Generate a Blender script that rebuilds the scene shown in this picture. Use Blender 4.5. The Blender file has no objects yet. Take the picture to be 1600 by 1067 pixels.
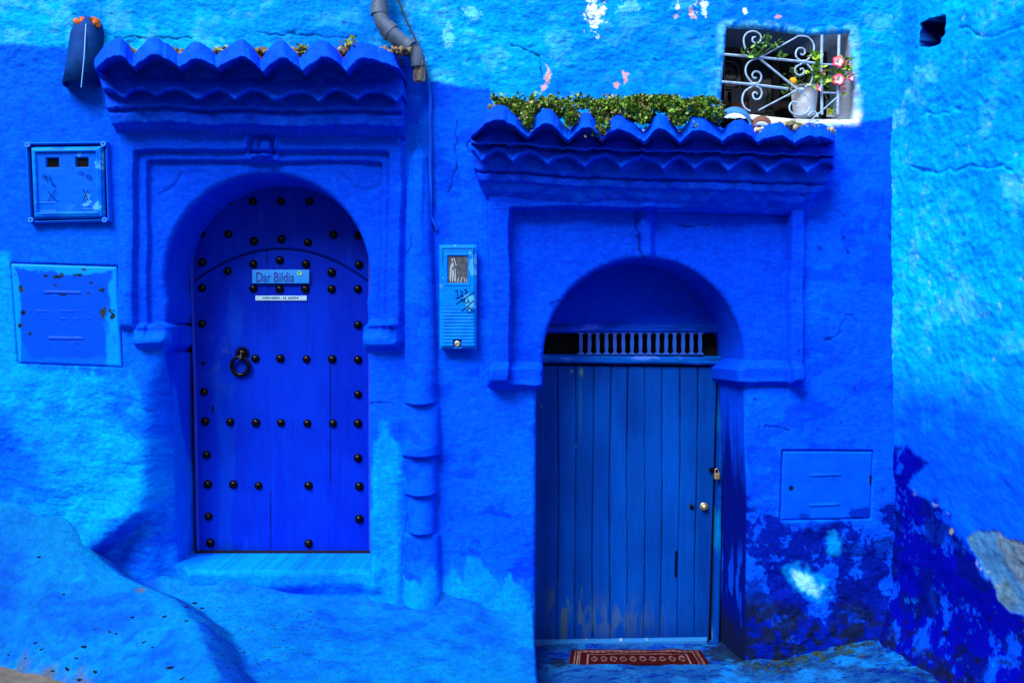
import bpy, bmesh, math, random
import numpy as np
from mathutils import Vector, Matrix
random.seed(7); rng = np.random.default_rng(11)
C = bpy.context.scene.collection
R = math.radians

# ---------------------------------------------------------------- camera, sky, sun, exposure
D = 4.8            # metres from the lens to the facade plane (y = 0)
S = 275.0          # photo pixels per metre on the facade plane
CZ = 1.9           # eye height
cam = bpy.data.cameras.new('camera'); cam_o = bpy.data.objects.new('camera', cam); C.objects.link(cam_o)
cam_o.location = (0, -D, CZ); cam_o.rotation_euler = (R(90), 0, 0)
cam.lens = 36 * S * D / 1600; cam.sensor_width = 36; cam.clip_start = 0.05; cam.clip_end = 500
bpy.context.scene.camera = cam_o

SUN_EL, SUN_AZ = 49, -36        # height, and degrees to the left of straight behind the camera
w = bpy.data.worlds.new('World'); bpy.context.scene.world = w; w.use_nodes = True
wn = w.node_tree; bg = wn.nodes['Background']
sky = wn.nodes.new('ShaderNodeTexSky'); sky.sky_type = 'NISHITA'; sky.sun_disc = False
sky.sun_elevation = R(SUN_EL); sky.sun_rotation = R(180 + SUN_AZ); sky.dust_density = 4.0; sky.air_density = 1.0
wn.links.new(sky.outputs[0], bg.inputs[0]); bg.inputs[1].default_value = 0.05
sl = bpy.data.lights.new('sun', 'SUN'); so = bpy.data.objects.new('sun', sl); C.objects.link(so)
sl.energy = 4.2; sl.angle = R(34); sl.color = (1.0, 0.97, 0.93)
az = R(SUN_AZ); el = R(SUN_EL)
sd = Vector((math.sin(az) * math.cos(el), -math.cos(az) * math.cos(el), math.sin(el)))
so.rotation_euler = sd.to_track_quat('Z', 'Y').to_euler(); so.location = (0, -3, 6)
vs = bpy.context.scene.view_settings
vs.view_transform = 'Standard'; vs.look = 'None'; vs.exposure = 1.05; vs.gamma = 1.0; vs.use_curve_mapping = False

# ---------------------------------------------------------------- numeric helpers
_perm = rng.permutation(4096); _val = rng.random(4096)
def _h(ix, iy, s): return _val[_perm[(ix + _perm[(iy + s * 131) & 4095]) & 4095]]
def vnoise(x, y, s=0):
    xi = np.floor(x).astype(np.int64); yi = np.floor(y).astype(np.int64)
    fx = x - xi; fy = y - yi
    fx = fx*fx*fx*(fx*(fx*6-15)+10); fy = fy*fy*fy*(fy*(fy*6-15)+10)
    a = _h(xi, yi, s); b = _h(xi+1, yi, s); c = _h(xi, yi+1, s); d = _h(xi+1, yi+1, s)
    return (a*(1-fx)+b*fx)*(1-fy) + (c*(1-fx)+d*fx)*fy
def fbm(x, y, s=0, o=4, g=0.5):            # about -1..1
    t = 0; a = 1; n = 0; ca, sa = 0.8, 0.6
    for k in range(o):
        t = t + a*(vnoise(x, y, s+k*7)*2-1); n += a; a *= g
        x, y = (x*ca - y*sa)*2.03 + 17.1, (x*sa + y*ca)*2.03 + 5.3
    return t/n*1.5
def ss(a, b, x):
    t = np.clip((x-a)/(b-a), 0, 1); return t*t*(3-2*t)
def box(u, v, u0, v0, u1, v1, r=0):        # signed distance, negative inside
    qx = np.abs(u-(u0+u1)/2)-(u1-u0)/2+r; qy = np.abs(v-(v0+v1)/2)-(v1-v0)/2+r
    return np.hypot(np.maximum(qx, 0), np.maximum(qy, 0)) + np.minimum(np.maximum(qx, qy), 0) - r
def inb(sd, w): return ss(w, -w, sd)
def poly_sdf(u, v, pts):
    d = np.full(np.shape(u), 1e18); inside = np.zeros(np.shape(u), bool); n = len(pts)
    for i in range(n):
        ax, ay = pts[i]; bx, by = pts[(i+1) % n]
        ex, ey = bx-ax, by-ay; wx, wy = u-ax, v-ay
        t = np.clip((wx*ex+wy*ey)/(ex*ex+ey*ey+1e-12), 0, 1)
        d = np.minimum(d, (wx-ex*t)**2+(wy-ey*t)**2)
        if abs(ey) > 1e-9:
            c = ((ay > v) != (by > v)) & (u < ex*(v-ay)/ey+ax); inside ^= c
    d = np.sqrt(d); return np.where(inside, -d, d)
def line_sdf(u, v, pts):
    d = np.full(np.shape(u), 1e18)
    for (ax, ay), (bx, by) in zip(pts[:-1], pts[1:]):
        ex, ey = bx-ax, by-ay; wx, wy = u-ax, v-ay
        t = np.clip((wx*ex+wy*ey)/(ex*ex+ey*ey+1e-12), 0, 1)
        d = np.minimum(d, (wx-ex*t)**2+(wy-ey*t)**2)
    return np.sqrt(d)
def blob(u, v, cu, cv, ru, rv): return np.exp(-(((u-cu)/ru)**2+((v-cv)/rv)**2))
def mixc(c, col, m): return c*(1-m[..., None]) + np.asarray(col)*m[..., None]
def W(px, py, p=0.0):                       # a point seen at photo pixel (px, py), p metres in front of the facade plane
    k = (D-p)/D
    return Vector(((px-800)/S*k, -p, CZ+(533.5-py)/S*k))
def Wn(px, py, p):
    k = (D-p)/D; return np.stack([(px-800)/S*k, -p+0*px, CZ+(533.5-py)/S*k], -1)

# ---------------------------------------------------------------- object helpers
def tag(o, label=None, cat=None, group=None, kind=None):
    if label: o['label'] = label
    if cat: o['category'] = cat
    if group: o['group'] = group
    if kind: o['kind'] = kind
    return o
def empty(name, loc, label=None, cat=None, group=None):
    o = bpy.data.objects.new(name, None); C.objects.link(o); o.location = loc; o.empty_display_size = 0.1
    return tag(o, label, cat, group)
def place(o, parent):
    if parent:
        o.parent = parent
        o.matrix_parent_inverse = world_of(parent).inverted()
def world_of(o):
    m = Matrix.LocRotScale(o.location, o.rotation_euler, o.scale)
    return world_of(o.parent) @ o.matrix_parent_inverse @ m if o.parent else m
def mesh_np(name, co, faces, mat, parent=None, col=None, smooth=True, smooth_angle=None):
    co = np.asarray(co, float).reshape(-1, 3); me = bpy.data.meshes.new(name)
    faces = np.asarray(faces); nf, k = faces.shape
    me.vertices.add(len(co)); me.vertices.foreach_set('co', co.ravel())
    me.loops.add(nf*k); me.loops.foreach_set('vertex_index', faces.ravel().astype(np.int32))
    me.polygons.add(nf); me.polygons.foreach_set('loop_start', np.arange(0, nf*k, k, dtype=np.int32))
    me.polygons.foreach_set('loop_total', np.full(nf, k, dtype=np.int32))
    me.update(calc_edges=True)
    me.polygons.foreach_set('use_smooth', np.full(nf, smooth))
    if col is not None:
        at = me.color_attributes.new('Col', 'FLOAT_COLOR', 'POINT')
        c4 = np.ones((len(co), 4)); c4[:, :3] = np.asarray(col).reshape(-1, 3); at.data.foreach_set('color', c4.ravel())
    me.materials.append(mat)
    o = bpy.data.objects.new(name, me); C.objects.link(o); place(o, parent)
    return o
def grid_faces(nr, nc, off=0, flip=False):
    i = np.arange(nr-1)[:, None]*nc + np.arange(nc-1)[None, :]
    i = i.ravel()+off
    f = np.stack([i, i+nc, i+nc+1, i+1], -1)
    return f[:, ::-1] if flip else f
def bm_obj(name, bm, mat, parent=None, smooth=True, bevel=0):
    if bevel: bmesh.ops.bevel(bm, geom=[e for e in bm.edges if e.is_manifold and e.calc_face_angle(0) > 0.6], offset=bevel, segments=2, affect='EDGES', profile=0.7)
    me = bpy.data.meshes.new(name); bm.normal_update(); bm.to_mesh(me); bm.free()
    for p in me.polygons: p.use_smooth = smooth
    if smooth:
        try: me.set_sharp_from_angle(angle=R(42))
        except Exception: pass
    me.materials.append(mat)
    o = bpy.data.objects.new(name, me); C.objects.link(o); place(o, parent); return o
def add_box(bm, x0, y0, z0, x1, y1, z1, rot=None, piv=None):
    m = Matrix.Translation(((x0+x1)/2, (y0+y1)/2, (z0+z1)/2)) @ Matrix.Diagonal((abs(x1-x0), abs(y1-y0), abs(z1-z0), 1))
    if rot is not None: m = Matrix.Translation(piv) @ rot.to_4x4() @ Matrix.Translation(-piv) @ m
    bmesh.ops.create_cube(bm, size=1, matrix=m)
def add_prism(bm, pts, y0, y1):             # pts: list of (x, z) outline; extruded between y0 (front) and y1
    a = [bm.verts.new((x, y0, z)) for x, z in pts]; b = [bm.verts.new((x, y1, z)) for x, z in pts]
    bm.faces.new(a); bm.faces.new(b[::-1]); n = len(pts)
    for i in range(n): bm.faces.new((a[(i+1) % n], a[i], b[i], b[(i+1) % n]))
def add_tube(bm, pts, r, n=10, cap=True, close=False):
    pts = [Vector(p) for p in pts]; m = len(pts); rs = r if hasattr(r, '__len__') else [r]*m
    rings = []; up = None
    for i, p in enumerate(pts):
        if close: t = pts[(i+1) % m]-pts[i-1]
        else: t = pts[min(i+1, m-1)]-pts[max(i-1, 0)]
        t.normalize()
        if up is None:
            up = Vector((0, 1, 0)) if abs(t.y) < 0.9 else Vector((1, 0, 0))
        a = t.cross(up)
        if a.length < 1e-5: a = t.cross(Vector((1, 0.3, 0)))
        a.normalize(); b = a.cross(t).normalized(); up = b
        rings.append([bm.verts.new(p+(a*math.cos(2*math.pi*k/n)+b*math.sin(2*math.pi*k/n))*rs[i]) for k in range(n)])
    for i in range(m if close else m-1):
        A = rings[i]; B = rings[(i+1) % m]
        for k in range(n): bm.faces.new((A[k], A[(k+1) % n], B[(k+1) % n], B[k]))
    if cap and not close: bm.faces.new(rings[0]); bm.faces.new(rings[-1][::-1])
def add_lathe(bm, prof, c, axis='z', n=24, jit=None):    # prof: (r, h) list; axis 'y' points towards the camera
    c = Vector(c); rings = []
    for r, h in prof:
        ring = []
        for k in range(n):
            a = 2*math.pi*k/n; rr = r*(jit(a, h) if jit else 1)
            ring.append(bm.verts.new(c+(Vector((math.cos(a)*rr, math.sin(a)*rr, h)) if axis == 'z' else Vector((math.cos(a)*rr, -h, math.sin(a)*rr)))))
        rings.append(ring)
    for A, B in zip(rings[:-1], rings[1:]):
        for k in range(n): bm.faces.new((A[k], A[(k+1) % n], B[(k+1) % n], B[k]) if axis == 'z' else (A[(k+1) % n], A[k], B[k], B[(k+1) % n]))
    for ring in (rings[0], rings[-1]):
        try: bm.faces.new(ring)
        except ValueError: pass
def stroke(bm, pts, wd, th=0.0012):          # a flat painted line following pts (world), facing the camera
    pts = [Vector(p) for p in pts]
    for a, b in zip(pts[:-1], pts[1:]):
        d = (b-a); n = Vector((-d.z, 0, d.x)).normalized()*wd/2; e = d.normalized()*wd*0.3
        q = [a-e+n, b+e+n, b+e-n, a-e-n]
        add_prism(bm, [(v.x, v.z) for v in q], a.y-th, a.y+0.0005)

# ---------------------------------------------------------------- materials
def mat(name, col=(0.5, 0.5, 0.5), rough=0.6, metal=0.0, attr=False, bump=0.0, bscale=60, var=0.0, vscale=8, spec=0.4, trans=0, sub=None, stretch=None, bump2=0, b2scale=12, grain=0):
    m = bpy.data.materials.new(name); m.use_nodes = True; nt = m.node_tree; N = nt.nodes; L = nt.links
    b = N['Principled BSDF']; b.inputs['Base Color'].default_value = (*col, 1); b.inputs['Roughness'].default_value = rough
    b.inputs['Metallic'].default_value = metal; b.inputs['Specular IOR Level'].default_value = spec
    if trans: b.inputs['Transmission Weight'].default_value = trans
    tc = N.new('ShaderNodeTexCoord'); mp = N.new('ShaderNodeMapping'); L.new(tc.outputs['Object'], mp.inputs[0])
    if stretch: mp.inputs['Scale'].default_value = stretch
    src = None
    if attr:
        a = N.new('ShaderNodeAttribute'); a.attribute_name = 'Col'; src = a.outputs['Color']
    if var:
        n = N.new('ShaderNodeTexNoise'); n.inputs['Scale'].default_value = vscale; n.inputs['Detail'].default_value = 6; n.inputs['Roughness'].default_value = 0.65
        L.new(mp.outputs[0], n.inputs['Vector'])
        mr = N.new('ShaderNodeMapRange'); mr.inputs['From Min'].default_value = 0.3; mr.inputs['From Max'].default_value = 0.7
        mr.inputs['To Min'].default_value = 1-var; mr.inputs['To Max'].default_value = 1+var*0.6
        L.new(n.outputs['Fac'], mr.inputs['Value'])
        vm = N.new('ShaderNodeVectorMath'); vm.operation = 'SCALE'; L.new(mr.outputs[0], vm.inputs['Scale'])
        if src: L.new(src, vm.inputs[0])
        else: vm.inputs[0].default_value = col
        src = vm.outputs[0]
    if grain:
        for gs, ga in ((150, grain), (45, grain*0.7)):
            n = N.new('ShaderNodeTexNoise'); n.inputs['Scale'].default_value = gs; n.inputs['Detail'].default_value = 5; n.inputs['Roughness'].default_value = 0.75
            L.new(mp.outputs[0], n.inputs['Vector']); mr = N.new('ShaderNodeMapRange'); mr.inputs['From Min'].default_value = 0.35; mr.inputs['From Max'].default_value = 0.65
            mr.inputs['To Min'].default_value = 1-ga; mr.inputs['To Max'].default_value = 1+ga
            L.new(n.outputs['Fac'], mr.inputs['Value']); vm = N.new('ShaderNodeVectorMath'); vm.operation = 'SCALE'; L.new(mr.outputs[0], vm.inputs['Scale']); L.new(src, vm.inputs[0]); src = vm.outputs[0]
    if src: L.new(src, b.inputs['Base Color'])
    prev = None
    for bs, sc, det in ((bump2, b2scale, 4), (bump, bscale, 8)):
        if not bs: continue
        n = N.new('ShaderNodeTexNoise'); n.inputs['Scale'].default_value = sc; n.inputs['Detail'].default_value = det; n.inputs['Roughness'].default_value = 0.6
        L.new(mp.outputs[0], n.inputs['Vector'])
        bp = N.new('ShaderNodeBump'); bp.inputs['Distance'].default_value = 0.01; bp.inputs['Strength'].default_value = bs
        L.new(n.outputs['Fac'], bp.inputs['Height'])
        if prev: L.new(prev, bp.inputs['Normal'])
        prev = bp.outputs[0]
    if prev: L.new(prev, b.inputs['Normal'])
    return m
M_PLASTER = mat('limewash_plaster', attr=True, rough=0.82, var=0.10, vscale=22, bump=0.36, bscale=60, bump2=0.34, b2scale=13, spec=0.02, stretch=(1, 1, 1.9), grain=0.17)
M_GROUND = mat('painted_cement', attr=True, rough=0.8, var=0.14, vscale=30, bump=0.55, bscale=60, bump2=0.5, b2scale=14, spec=0.03, grain=0.20)
M_CANOPY = mat('painted_tile', attr=True, rough=0.7, var=0.10, vscale=18, bump=0.4, bscale=60, bump2=0.5, b2scale=16, spec=0.03, grain=0.16)
M_DOOR = mat('painted_wood', attr=True, rough=0.5, var=0.10, vscale=10, stretch=(6, 6, 0.5), bump=0.12, bscale=30, spec=0.03, grain=0.08)
M_METALP = mat('painted_metal', attr=True, rough=0.45, var=0.08, vscale=20, bump=0.10, bscale=40, spec=0.03, bump2=0.1, b2scale=10)
M_BLACK = mat('black_iron', (0.0015, 0.0012, 0.001), rough=0.24, metal=0.0, spec=0.14, bump=0.1, bscale=120)
M_VOID = mat('dark_interior', (0.006, 0.006, 0.008), rough=0.9, spec=0.1)  # near-black colour stands in for unlit gaps and rooms
M_BRASS = mat('brass', (0.55, 0.45, 0.2), rough=0.35, metal=0.85, var=0.2, vscale=60)
M_STEEL = mat('steel', (0.45, 0.47, 0.5), rough=0.35, metal=0.9)
M_PIPE = mat('grey_pipe', (0.045, 0.085, 0.17), rough=0.5, var=0.35, vscale=14, bump=0.15, bscale=60)
M_CABLE = mat('black_cable', (0.01, 0.012, 0.02), rough=0.6)
M_BLUECABLE = mat('blue_cable', (0.004, 0.07, 0.62), rough=0.7, spec=0.02)
M_INK = mat('dark_blue_ink', (0.0, 0.006, 0.10), rough=0.8, spec=0.0)
M_INKBLK = mat('black_ink', (0.0, 0.002, 0.01), rough=0.8, spec=0.0)
M_SIGN = mat('sign_blue', (0.003, 0.21, 0.72), rough=0.4, var=0.15, vscale=30)
M_SIGNTXT = mat('sign_text', (0.0, 0.01, 0.28), rough=0.5)
M_SIGNW = mat('sign_pale', (0.28, 0.5, 0.7), rough=0.4, var=0.2, vscale=60)
M_GREENW = mat('pale_green', (0.25, 0.6, 0.4), rough=0.5)
M_GREEN = mat('mid_green', (0.02, 0.25, 0.12), rough=0.5)
M_LEAF = mat('leaf', attr=True, rough=0.5, spec=0.3)
M_GRILLE = mat('grille_paint', (0.26, 0.42, 0.66), rough=0.5, var=0.5, vscale=45, bump=0.3, bscale=120)
M_WHITE = mat('white_plastic', (0.62, 0.66, 0.74), rough=0.35, spec=0.5)
M_PETAL = mat('petal', attr=True, rough=0.6)
M_YELLOW = mat('yellow_liquid', (0.75, 0.72, 0.01), rough=0.15)
M_GLASS = mat('clear_glass', (0.9, 0.95, 1.0), rough=0.03, trans=1.0)
M_WOOD = mat('dark_wood', (0.035, 0.02, 0.014), rough=0.5, var=0.4, vscale=12, stretch=(1, 1, 6), bump=0.2, bscale=50)
M_RED = mat('brick_red', (0.16, 0.035, 0.02), rough=0.7, var=0.4, vscale=30)
M_DGREY = mat('dark_grey', (0.035, 0.04, 0.05), rough=0.4, var=0.3, vscale=20)
M_PANE = mat('dark_pane', (0.012, 0.014, 0.02), rough=0.08, spec=0.6)
M_MAT = mat('carpet', attr=True, rough=0.95, bump=0.5, bscale=200, spec=0.05)
M_TERRA = mat('terracotta', (0.13, 0.05, 0.03), rough=0.85, var=0.4, vscale=40, bump=0.5, bscale=60)
M_STREET = mat('street_dirt', (0.085, 0.08, 0.07), rough=0.9, var=0.4, vscale=18, bump=0.6, bscale=50, bump2=0.5, b2scale=10)
M_LITTER = mat('dry_litter', (0.006, 0.007, 0.012), rough=0.9, spec=0.02)
M_LIME = mat('dry_moss', attr=True, rough=0.95, bump=0.6, bscale=90)

# paint colours (linear)
CY = np.array([0.0, 0.255, 0.74]); CY2 = np.array([0.0, 0.135, 0.72]); PALE = np.array([0.07, 0.42, 0.74])
MID = np.array([0.0, 0.060, 0.72]); MIDP = np.array([0.0, 0.044, 0.66]); DEEP = np.array([0.0, 0.008, 0.28]); NAVY = np.array([0.0, 0.003, 0.13])
ULTRA = np.array([0.0, 0.001, 0.25]); WHITE = np.array([0.55, 0.68, 0.82]); PINK = np.array([0.5, 0.32, 0.33]); CEM = np.array([0.20, 0.24, 0.30]); MOULD = np.array([0.003, 0.007, 0.010])

# ---------------------------------------------------------------- outlines on the facade plane (facade pixels, 275 to the metre)
def arch(cu, cv, r, a0, a1, n=48):
    return [(cu+r*math.cos(R(a0+(a1-a0)*k/n)), cv-r*math.sin(R(a0+(a1-a0)*k/n))) for k in range(n+1)]
OPEN1 = [(568, 512), (575, 506)] + arch(416, 432, 161, -14, 194)[0:] + [(256, 504), (266, 510), (267, 538), (255, 550), (256, 700), (262, 889), (579, 889), (577, 700), (576, 552), (568, 546)]
OPEN2 = [(1151, 578), (1158, 571)] + arch(1008, 562, 159, 0, 180) + [(849, 570), (848, 603), (838, 609), (836, 1060), (1166, 1060), (1168, 800), (1164, 606), (1152, 596)]
OPEN3 = [(1136, 43), (1200, 45), (1262, 54), (1328, 50), (1334, 100), (1337, 186), (1240, 184), (1180, 178), (1127, 174), (1131, 110)]
COVER1 = [(17.5, 412), (182.5, 417), (190, 573), (29, 567)]
COVER2 = [(1223.6, 705), (1363, 705.5), (1359, 809), (1219.7, 812)]
CRACKS = [[(995, 322), (992, 345), (1001, 365), (997, 385), (1004, 402)], [(1286, 531), (1300, 527), (1311, 512), (1322, 500)], [(1320, 495), (1333, 493), (1338, 502)],
          [(1322, 385), (1326, 397)], [(640, 395), (646, 372)], [(25, 800), (55, 830)], [(560, 630), (612, 632)], [(715, 190), (712, 260), (704, 300)], [(1060, 350), (1110, 352)],
          [(1480, 270), (1560, 262)], [(745, 215), (728, 225), (736, 238)], [(180, 60), (300, 58)], [(400, 52), (560, 60)], [(1198, 668), (1218, 667), (1232, 671)], [(800, 70), (840, 90), (850, 120)]]

def wall_h(U, V):
    """protrusion of the facade in metres at facade pixel (U, V)"""
    X = U/S; Z = V/S
    h = 0.012*fbm(X*1.7, Z*1.7, 1, 3) + 0.0042*fbm(X*7, Z*7, 5, 4)
    rough = np.clip(ss(200, 90, V)+0.9*ss(560, 640, V)*ss(300, 230, U)+0.6*ss(1150, 1200, U)*ss(700, 800, V), 0, 1)
    h = h + rough*(0.006*fbm(X*13, Z*20, 9, 5, 0.65)) + 0.0013*fbm(X*34, Z*48, 12, 3)
    wu = U+2.5*fbm(X*3, Z*3, 21, 3); wv = V+2.5*fbm(X*3+9, Z*3, 22, 3)
    # left portal: slab, double stepped panel, keystone
    f = inb(box(wu, wv, 188, 150, 630, 512, 6), 5)*0.050
    f = f - inb(box(wu, wv, 214, 238, 609, 530, 3), 2.0)*0.036 - 0.006*np.exp(-(box(wu, wv, 216, 240, 607, 530, 3)/2.2)**2)
    f = f - inb(box(wu, wv, 232, 253, 597, 530, 3), 2.0)*0.030 - 0.005*np.exp(-(box(wu, wv, 233, 254, 596, 530, 3)/2.0)**2)
    f = f + inb(box(wu, wv, 386, 200, 436, 254, 4), 3)*0.016 - inb(box(wu, wv, 392, 206, 431, 243, 3), 2)*0.050 + inb(box(wu, wv, 396, 220, 406, 250, 3), 2)*0.022 + inb(box(wu, wv, 409, 222, 426, 250, 6), 3)*0.042
    for pts in ([(250, 305), (272, 292), (285, 272)], [(535, 273), (552, 292), (575, 298), (590, 290)], [(560, 300), (575, 303)]):
        f = f - 0.006*np.exp(-(line_sdf(wu, wv, pts)/3.2)**2)
    h = h + f*ss(536, 498, wv)
    # left portal imposts and soft mass below
    h = h + inb(box(wu, wv, 212, 508, 268, 541, 11), 6)*0.062 + inb(box(wu, wv, 566, 505, 629, 547, 14), 7)*0.070
    # right portal
    g = inb(box(wu, wv, 764, 250, 1250, 604, 5), 3.0)*0.066
    g = g - inb(box(wu, wv, 797, 328, 1229, 640, 4), 2.2)*0.092 - 0.004*np.exp(-(box(wu, wv, 798, 329, 1228, 640, 4)/2.4)**2)
    g = g + inb(box(wu, wv, 1001, 318, 1021, 420, 8), 6)*0.040
    for pts in ([(1028, 352), (1045, 345), (1060, 340), (1100, 338)], [(1170, 345), (1195, 350), (1212, 366), (1216, 400)], [(960, 350), (985, 360), (994, 380)]):
        g = g - 0.0035*np.exp(-(line_sdf(wu, wv, pts)/2.6)**2)
    g = g*ss(610, 590, wv)
    h = h + g + inb(box(wu, wv, 764, 571, 852, 605, 12), 6)*0.066 + inb(box(wu, wv, 1137, 569, 1249, 601, 12), 6)*0.062
    # lumpy batter at lower left
    low = ss(560, 800, V)*ss(262, 150, U)
    h = h + low*(0.07+0.035*fbm(X*2.6, Z*2.6, 31, 3)) + 0.035*blob(U, V, 235, 690, 26, 110)
    h = h + 0.05*np.exp(-(line_sdf(U, V, [(140, 856), (175, 822), (214, 797)])/26)**2)
    rec = np.clip(ss(0, 16, (V-(862-0.86*(U-146)))*0.75), 0, 1)*ss(140, 152, U)*ss(300, 250, U)*ss(790, 812, V)
    h = h - (0.060+0.04*ss(240, 180, U))*rec
    h = h - 0.15*ss(210, 264, U)**2*ss(545, 640, V)*ss(300, 262, U)*(1-0.5*rec)
    # jamb between left door and downpipe: bulging foot
    h = h + 0.05*ss(560, 900, V)*inb(box(U, V, 577, 500, 632, 1000, 12), 12) + 0.035*ss(870, 960, V)*ss(620, 660, U)*ss(840, 820, U)
    h = h + 0.045*ss(872, 905, V)*ss(920, 905, V)*0 + (0.030+0.012*fbm(X*3, Z*3, 33, 2))*inb(box(wu, wv+5*fbm(X*2.2, X*0+4, 34, 2), 275, 880, 596, 922, 12), 12)
    # downpipe cased in plaster
    xc = 655+0.010*(V-300); wdt = np.interp(V, [225, 245, 300, 450, 631, 634, 711, 714, 770, 773, 830, 833, 860, 980], [0.1, 13, 19, 23, 26, 29, 30, 24, 25, 21, 22, 27, 28, 31])
    edges = [632, 712, 772, 831]
    prot = np.interp(V, [235, 300, 560, 631.5, 633, 711, 712.5, 771, 772.5, 830, 831.5, 900, 990], [0.02, 0.05, 0.066, 0.076, 0.060, 0.082, 0.064, 0.080, 0.064, 0.084, 0.066, 0.080, 0.120])
    sag = 3.0*((U-xc)/30)**2
    prot = np.interp(V+sag, [235, 300, 560, 630, 633, 710, 713, 770, 773, 829, 832, 900, 990], [0.03, 0.065, 0.085, 0.100, 0.064, 0.108, 0.066, 0.104, 0.066, 0.106, 0.074, 0.095, 0.135])
    q = np.clip(1-((U-xc)/np.maximum(wdt, 0.2))**2, 0, 1)
    casing = prot*q**0.42*ss(225, 250, V)
    h = np.where(q > 0, np.maximum(h, h*0.3+casing+0.004), h)
    h = h + 0.012*inb(box(wu, wv, 646, 246, 663, 420, 4), 2)*ss(420, 300, V)
    # hollow under drain outlet
    h = h - 0.03*blob(U, V, 652, 118, 16, 26)
    # shallow pockets for the two service covers
    h = h - 0.022*inb(poly_sdf(U, V, COVER1)-1.5, 1.6) - 0.022*inb(poly_sdf(U, V, COVER2)-1.8, 1.6)
    # rubble and thick paint lower right
    h = h + 0.010*ss(760, 900, V)*ss(1150, 1200, U)*fbm(X*9, Z*9, 41, 4) + 0.03*ss(930, 1000, V)*ss(1150, 1220, U)
    for c in CRACKS: h = h - 0.006*np.exp(-(line_sdf(U+3*fbm(X*20, Z*20, 3, 2), V+3*fbm(X*20, Z*20, 4, 2), c)/1.3)**2)
    # chipped flakes
    h = h - 0.004*ss(0.85, 0.90, fbm(X*5.0, Z*5.0, 77, 4))*ss(150, 120, V)
    # rounded edges of the openings
    for o, r in ((OPEN1, 9), (OPEN2, 8), (OPEN3, 8)):
        us = [a for a, b in o]; vv = [b for a, b in o]
        m = (U > min(us)-20) & (U < max(us)+20) & (V > min(vv)-20) & (V < max(vv)+20)
        if not m.any(): continue
        s = poly_sdf(U[m], V[m], o); t = np.clip(1-np.maximum(s, 0)/r, 0, 1)
        h[m] = h[m]-(1-np.sqrt(1-np.minimum(t, 0.96)**2))*r/S*0.9
    return h

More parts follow.
